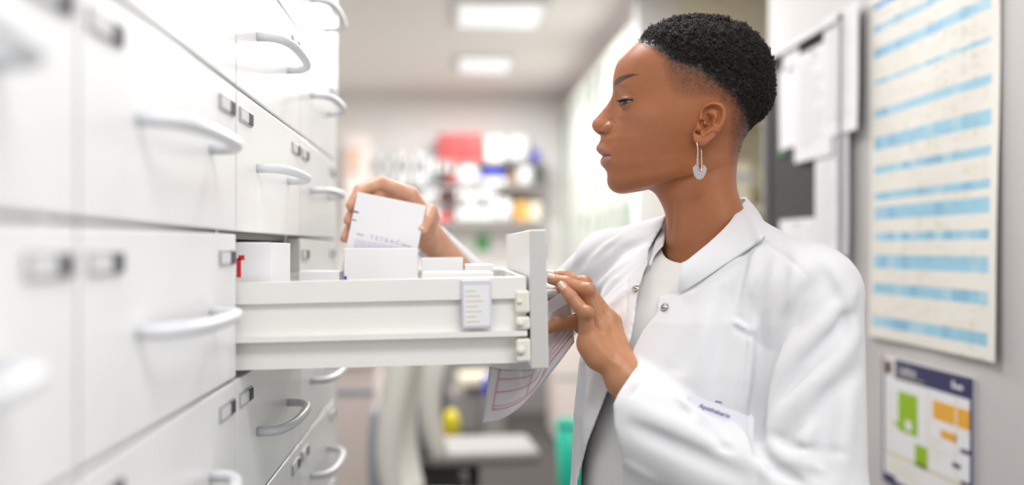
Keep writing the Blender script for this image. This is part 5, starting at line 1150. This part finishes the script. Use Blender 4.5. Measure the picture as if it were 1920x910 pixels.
# trousers and shoes (below the picture, part of the figure)
def trousers(P):
    z = P[:, 2]; d = None
    for s_ in (-1, 1):
        h = ax+side_v*s_*.085; k = h+side_v*s_*.01+fr_v*.01; a_ = h+side_v*s_*.01
        h = np.array([h[0], h[1], .86]); k = np.array([k[0], k[1], .46]); a_ = np.array([a_[0], a_[1], .09])
        c = smin(cap(P, h, k, .085, .062), cap(P, k, a_, .062, .050), .02); d = c if d is None else smin(d, c, .02)
    d = smin(d, cap(P, np.array([ax[0], ax[1], .90]), np.array([ax[0], ax[1], .97]), .13, .12), .05); return smax(d, .085-z, .004)
V, Q = surface_nets(trousers, (.08, .98, .05), (.62, 1.55, 1.12), .008, .01); np_mesh('trousers', V, Q, mat('white_trousers', (.78, .78, .79), .8), person)
for s_ in (-1, 1):
    c = ax+side_v*s_*.095; c = np.array([c[0], c[1], 0])
    def shoe(P):
        q = P-c; f_ = q@fr_v; s2 = q@side_v; z = P[:, 2]; u = np.clip((f_+.09)/.25, 0, 1)
        wd = .036+.012*np.sin(u*np.pi*.85); hh = np.interp(u, [0, .35, .6, 1], [.085, .08, .05, .03])
        d = np.sqrt((np.clip(np.abs(f_-.035)-.085, 0, 9))**2+(s2*.042/wd)**2)-.042; d = smax(d, z-hh, .02); return smax(d, .002-z, .003)
    V, Q = surface_nets(shoe, c-np.array([.2, .2, .02]), c+np.array([.2, .2, .14]), .005, .02); so_ = np_mesh('shoe', V, Q, mat('white_shoe', (.75, .75, .75), .5), person)
# ------------------------------------------------------------------ the box held over the drawer
TL, TR = J(670.5,360,1.448), J(799,386,1.448); wv = Vector(TR-TL); wlen = wv.length; exb = wv.normalized(); nb__ = Vector((0, -1, .06)).normalized(); ezb = nb__.cross(exb)*-1
if ezb.z < 0: ezb = -ezb
nb__ = exb.cross(ezb); hb = .122; depth = .020
BM = Matrix(((exb.x, ezb.x, nb__.x, TL[0]), (exb.y, ezb.y, nb__.y, TL[1]), (exb.z, ezb.z, nb__.z, TL[2]), (0, 0, 0, 1)))
m1 = MB(); m1.bbox((0, -hb, -depth if nb__.y < 0 else 0), (wlen, 0, 0 if nb__.y < 0 else depth), .0007, 0)
def fr(x0, y0, x1, y1, mi, t=.0003): m1.box((x0, y0, -t), (x1, y1, t), mi)
s1_ = wlen/131.
def bxy(u, v): return u*s1_, -v*s1_
for (u, v, u1, v1, mi) in [(0, 37, 10, 39.2, 5), (2, 36, 6, 37, 5), (1, 52.5, 8, 54.5, 5)]:
    a, b = bxy(u, v); c, d_ = bxy(u1, v1); fr(a, d_, c, b, mi)
rr = random.Random(4)
for i in range(9):
    u0 = 14; v = 88+i*2.6; x = u0
    while x < 92+rr.random()*6:
        L_ = 3+rr.random()*9; a, b = bxy(x, v); c, d_ = bxy(x+L_, v+1.0); fr(a, d_, c, b, 4); x += L_+1.5
hbx = m1.build('medicine_carton', [M['box'], M['textdark'], M['red'], M['blue'], mat('pale_violet_print', (.62, .60, .76), .7), M['purple']])
hbx.matrix_world = BM; hbx.location = Vector(TL); tag(hbx, 'tilted white medicine carton held by her raised hand', 'box')
def btext(s, u, v, size, ml):
    a, b = bxy(u, v); o = text(s, size, Matrix.Translation((a, b, .0004)), ml, None); o.parent = hbx; return o
btext('Wirk', 14, 80, .0052, mat('pale_print', (.50, .48, .62), .7)); btext('T E T R A C', 40, 82.5, .0088, mat('blue_letter_print', (.52, .52, .74), .7)); btext('500 mg', 100, 83, .0048, M['pale'] if 'pale' in M else mat('pale_print2', (.60, .58, .70), .7))
# ------------------------------------------------------------------ prescription held under the thumb
def prescription():
    nU_, nV_ = 26, 16; BOT = [(905,793,1.235),(935,788,1.225),(965,772,1.22),(1000,738,1.215),(1035,697,1.21),(1077,642,1.205)]
    TOPP = [(918,688,1.262),(950,693,1.25),(985,694,1.24),(1012,690,1.235),(1036,560,1.225),(1066,535,1.215)]
    kk_ = np.arange(6.); uu = np.linspace(0, 5, nU_); b_ = pchip(kk_, np.array(BOT, float), uu); t_ = pchip(kk_, np.array(TOPP, float), uu); m = MB()
    b_[:, 0] = np.interp(uu, kk_, [q[0] for q in BOT])
    for i in range(nU_):
        for j in range(nV_):
            v = j/(nV_-1); p = b_[i]*(1-v)+t_[i]*v; m.v.append(tuple(J(p[0], p[1], p[2]-.010*math.sin(v*math.pi)*math.sin(i/25*math.pi)+.004*math.sin(i*.5+v*4))))
    for i in range(nU_-1):
        for j in range(nV_-1): m.f.append((i*nV_+j, (i+1)*nV_+j, (i+1)*nV_+j+1, i*nV_+j+1)); m.m.append(0); m.smooth.append(True)
    V0 = list(m.v)
    def stripe(u0, v0, u1, v1, wd):              # thin printed bar in sheet coordinates
        n = 14; vs = []
        def ev(u, v):
            u = min(max(u, 0), .999)*(nU_-1); v = min(max(v, 0), .999)*(nV_-1); i, j = int(u), int(v); fu, fw = u-i, v-j
            g_ = lambda a, b: Vector(V0[a*nV_+b]); return (g_(i, j)*(1-fu)+g_(i+1, j)*fu)*(1-fw)+(g_(i, j+1)*(1-fu)+g_(i+1, j+1)*fu)*fw
        for k in range(n+1):
            t = k/n; u = u0+(u1-u0)*t; v = v0+(v1-v0)*t
            for s_ in (-wd/2, wd/2):
                du, dv = (0, s_) if abs(u1-u0) > abs(v1-v0) else (s_, 0); p = ev(u+du, v+dv); vs.append(p+(Vector(camP)-p).normalized()*.0009)
        m.add(vs, [(2*k, 2*k+1, 2*k+3, 2*k+2) for k in range(n)], 1, True)
    stripe(.10, .22, .98, .16, .035); stripe(.10, .29, .98, .23, .018); stripe(.10, .22, .12, .98, .018); stripe(.12, .55, .75, .56, .03); stripe(.12, .80, .5, .82, .03); stripe(.5, .25, .52, .95, .012); stripe(.75, .3, .99, .33, .02); stripe(.82, .42, .99, .45, .015)
    o = m.build('prescription_sheet', [mat('prescription_paper', (.84, .82, .85), .7), M['pinkline']], base=(.15, 1.22, CH-.2)); solid(o, .0003); return tag(o, 'white prescription sheet with pink lines hanging from her lower hand', 'paper')
prescription()
m1 = MB(); vs = []
for x, y, Y_ in [(1030,590,1.206),(1030,563,1.206),(1052,548,1.200),(1060,541,1.198),(1066,568,1.196)]: vs.append(J(x, y, Y_))
m1.add(vs, [(0, 1, 2, 4), (2, 3, 4)], 0, False); o = m1.build('folded_note', M['paper'], base=tuple(vs[0])); solid(o, .0008); tag(o, 'small folded white note pinched between her fingers and thumb', 'paper')
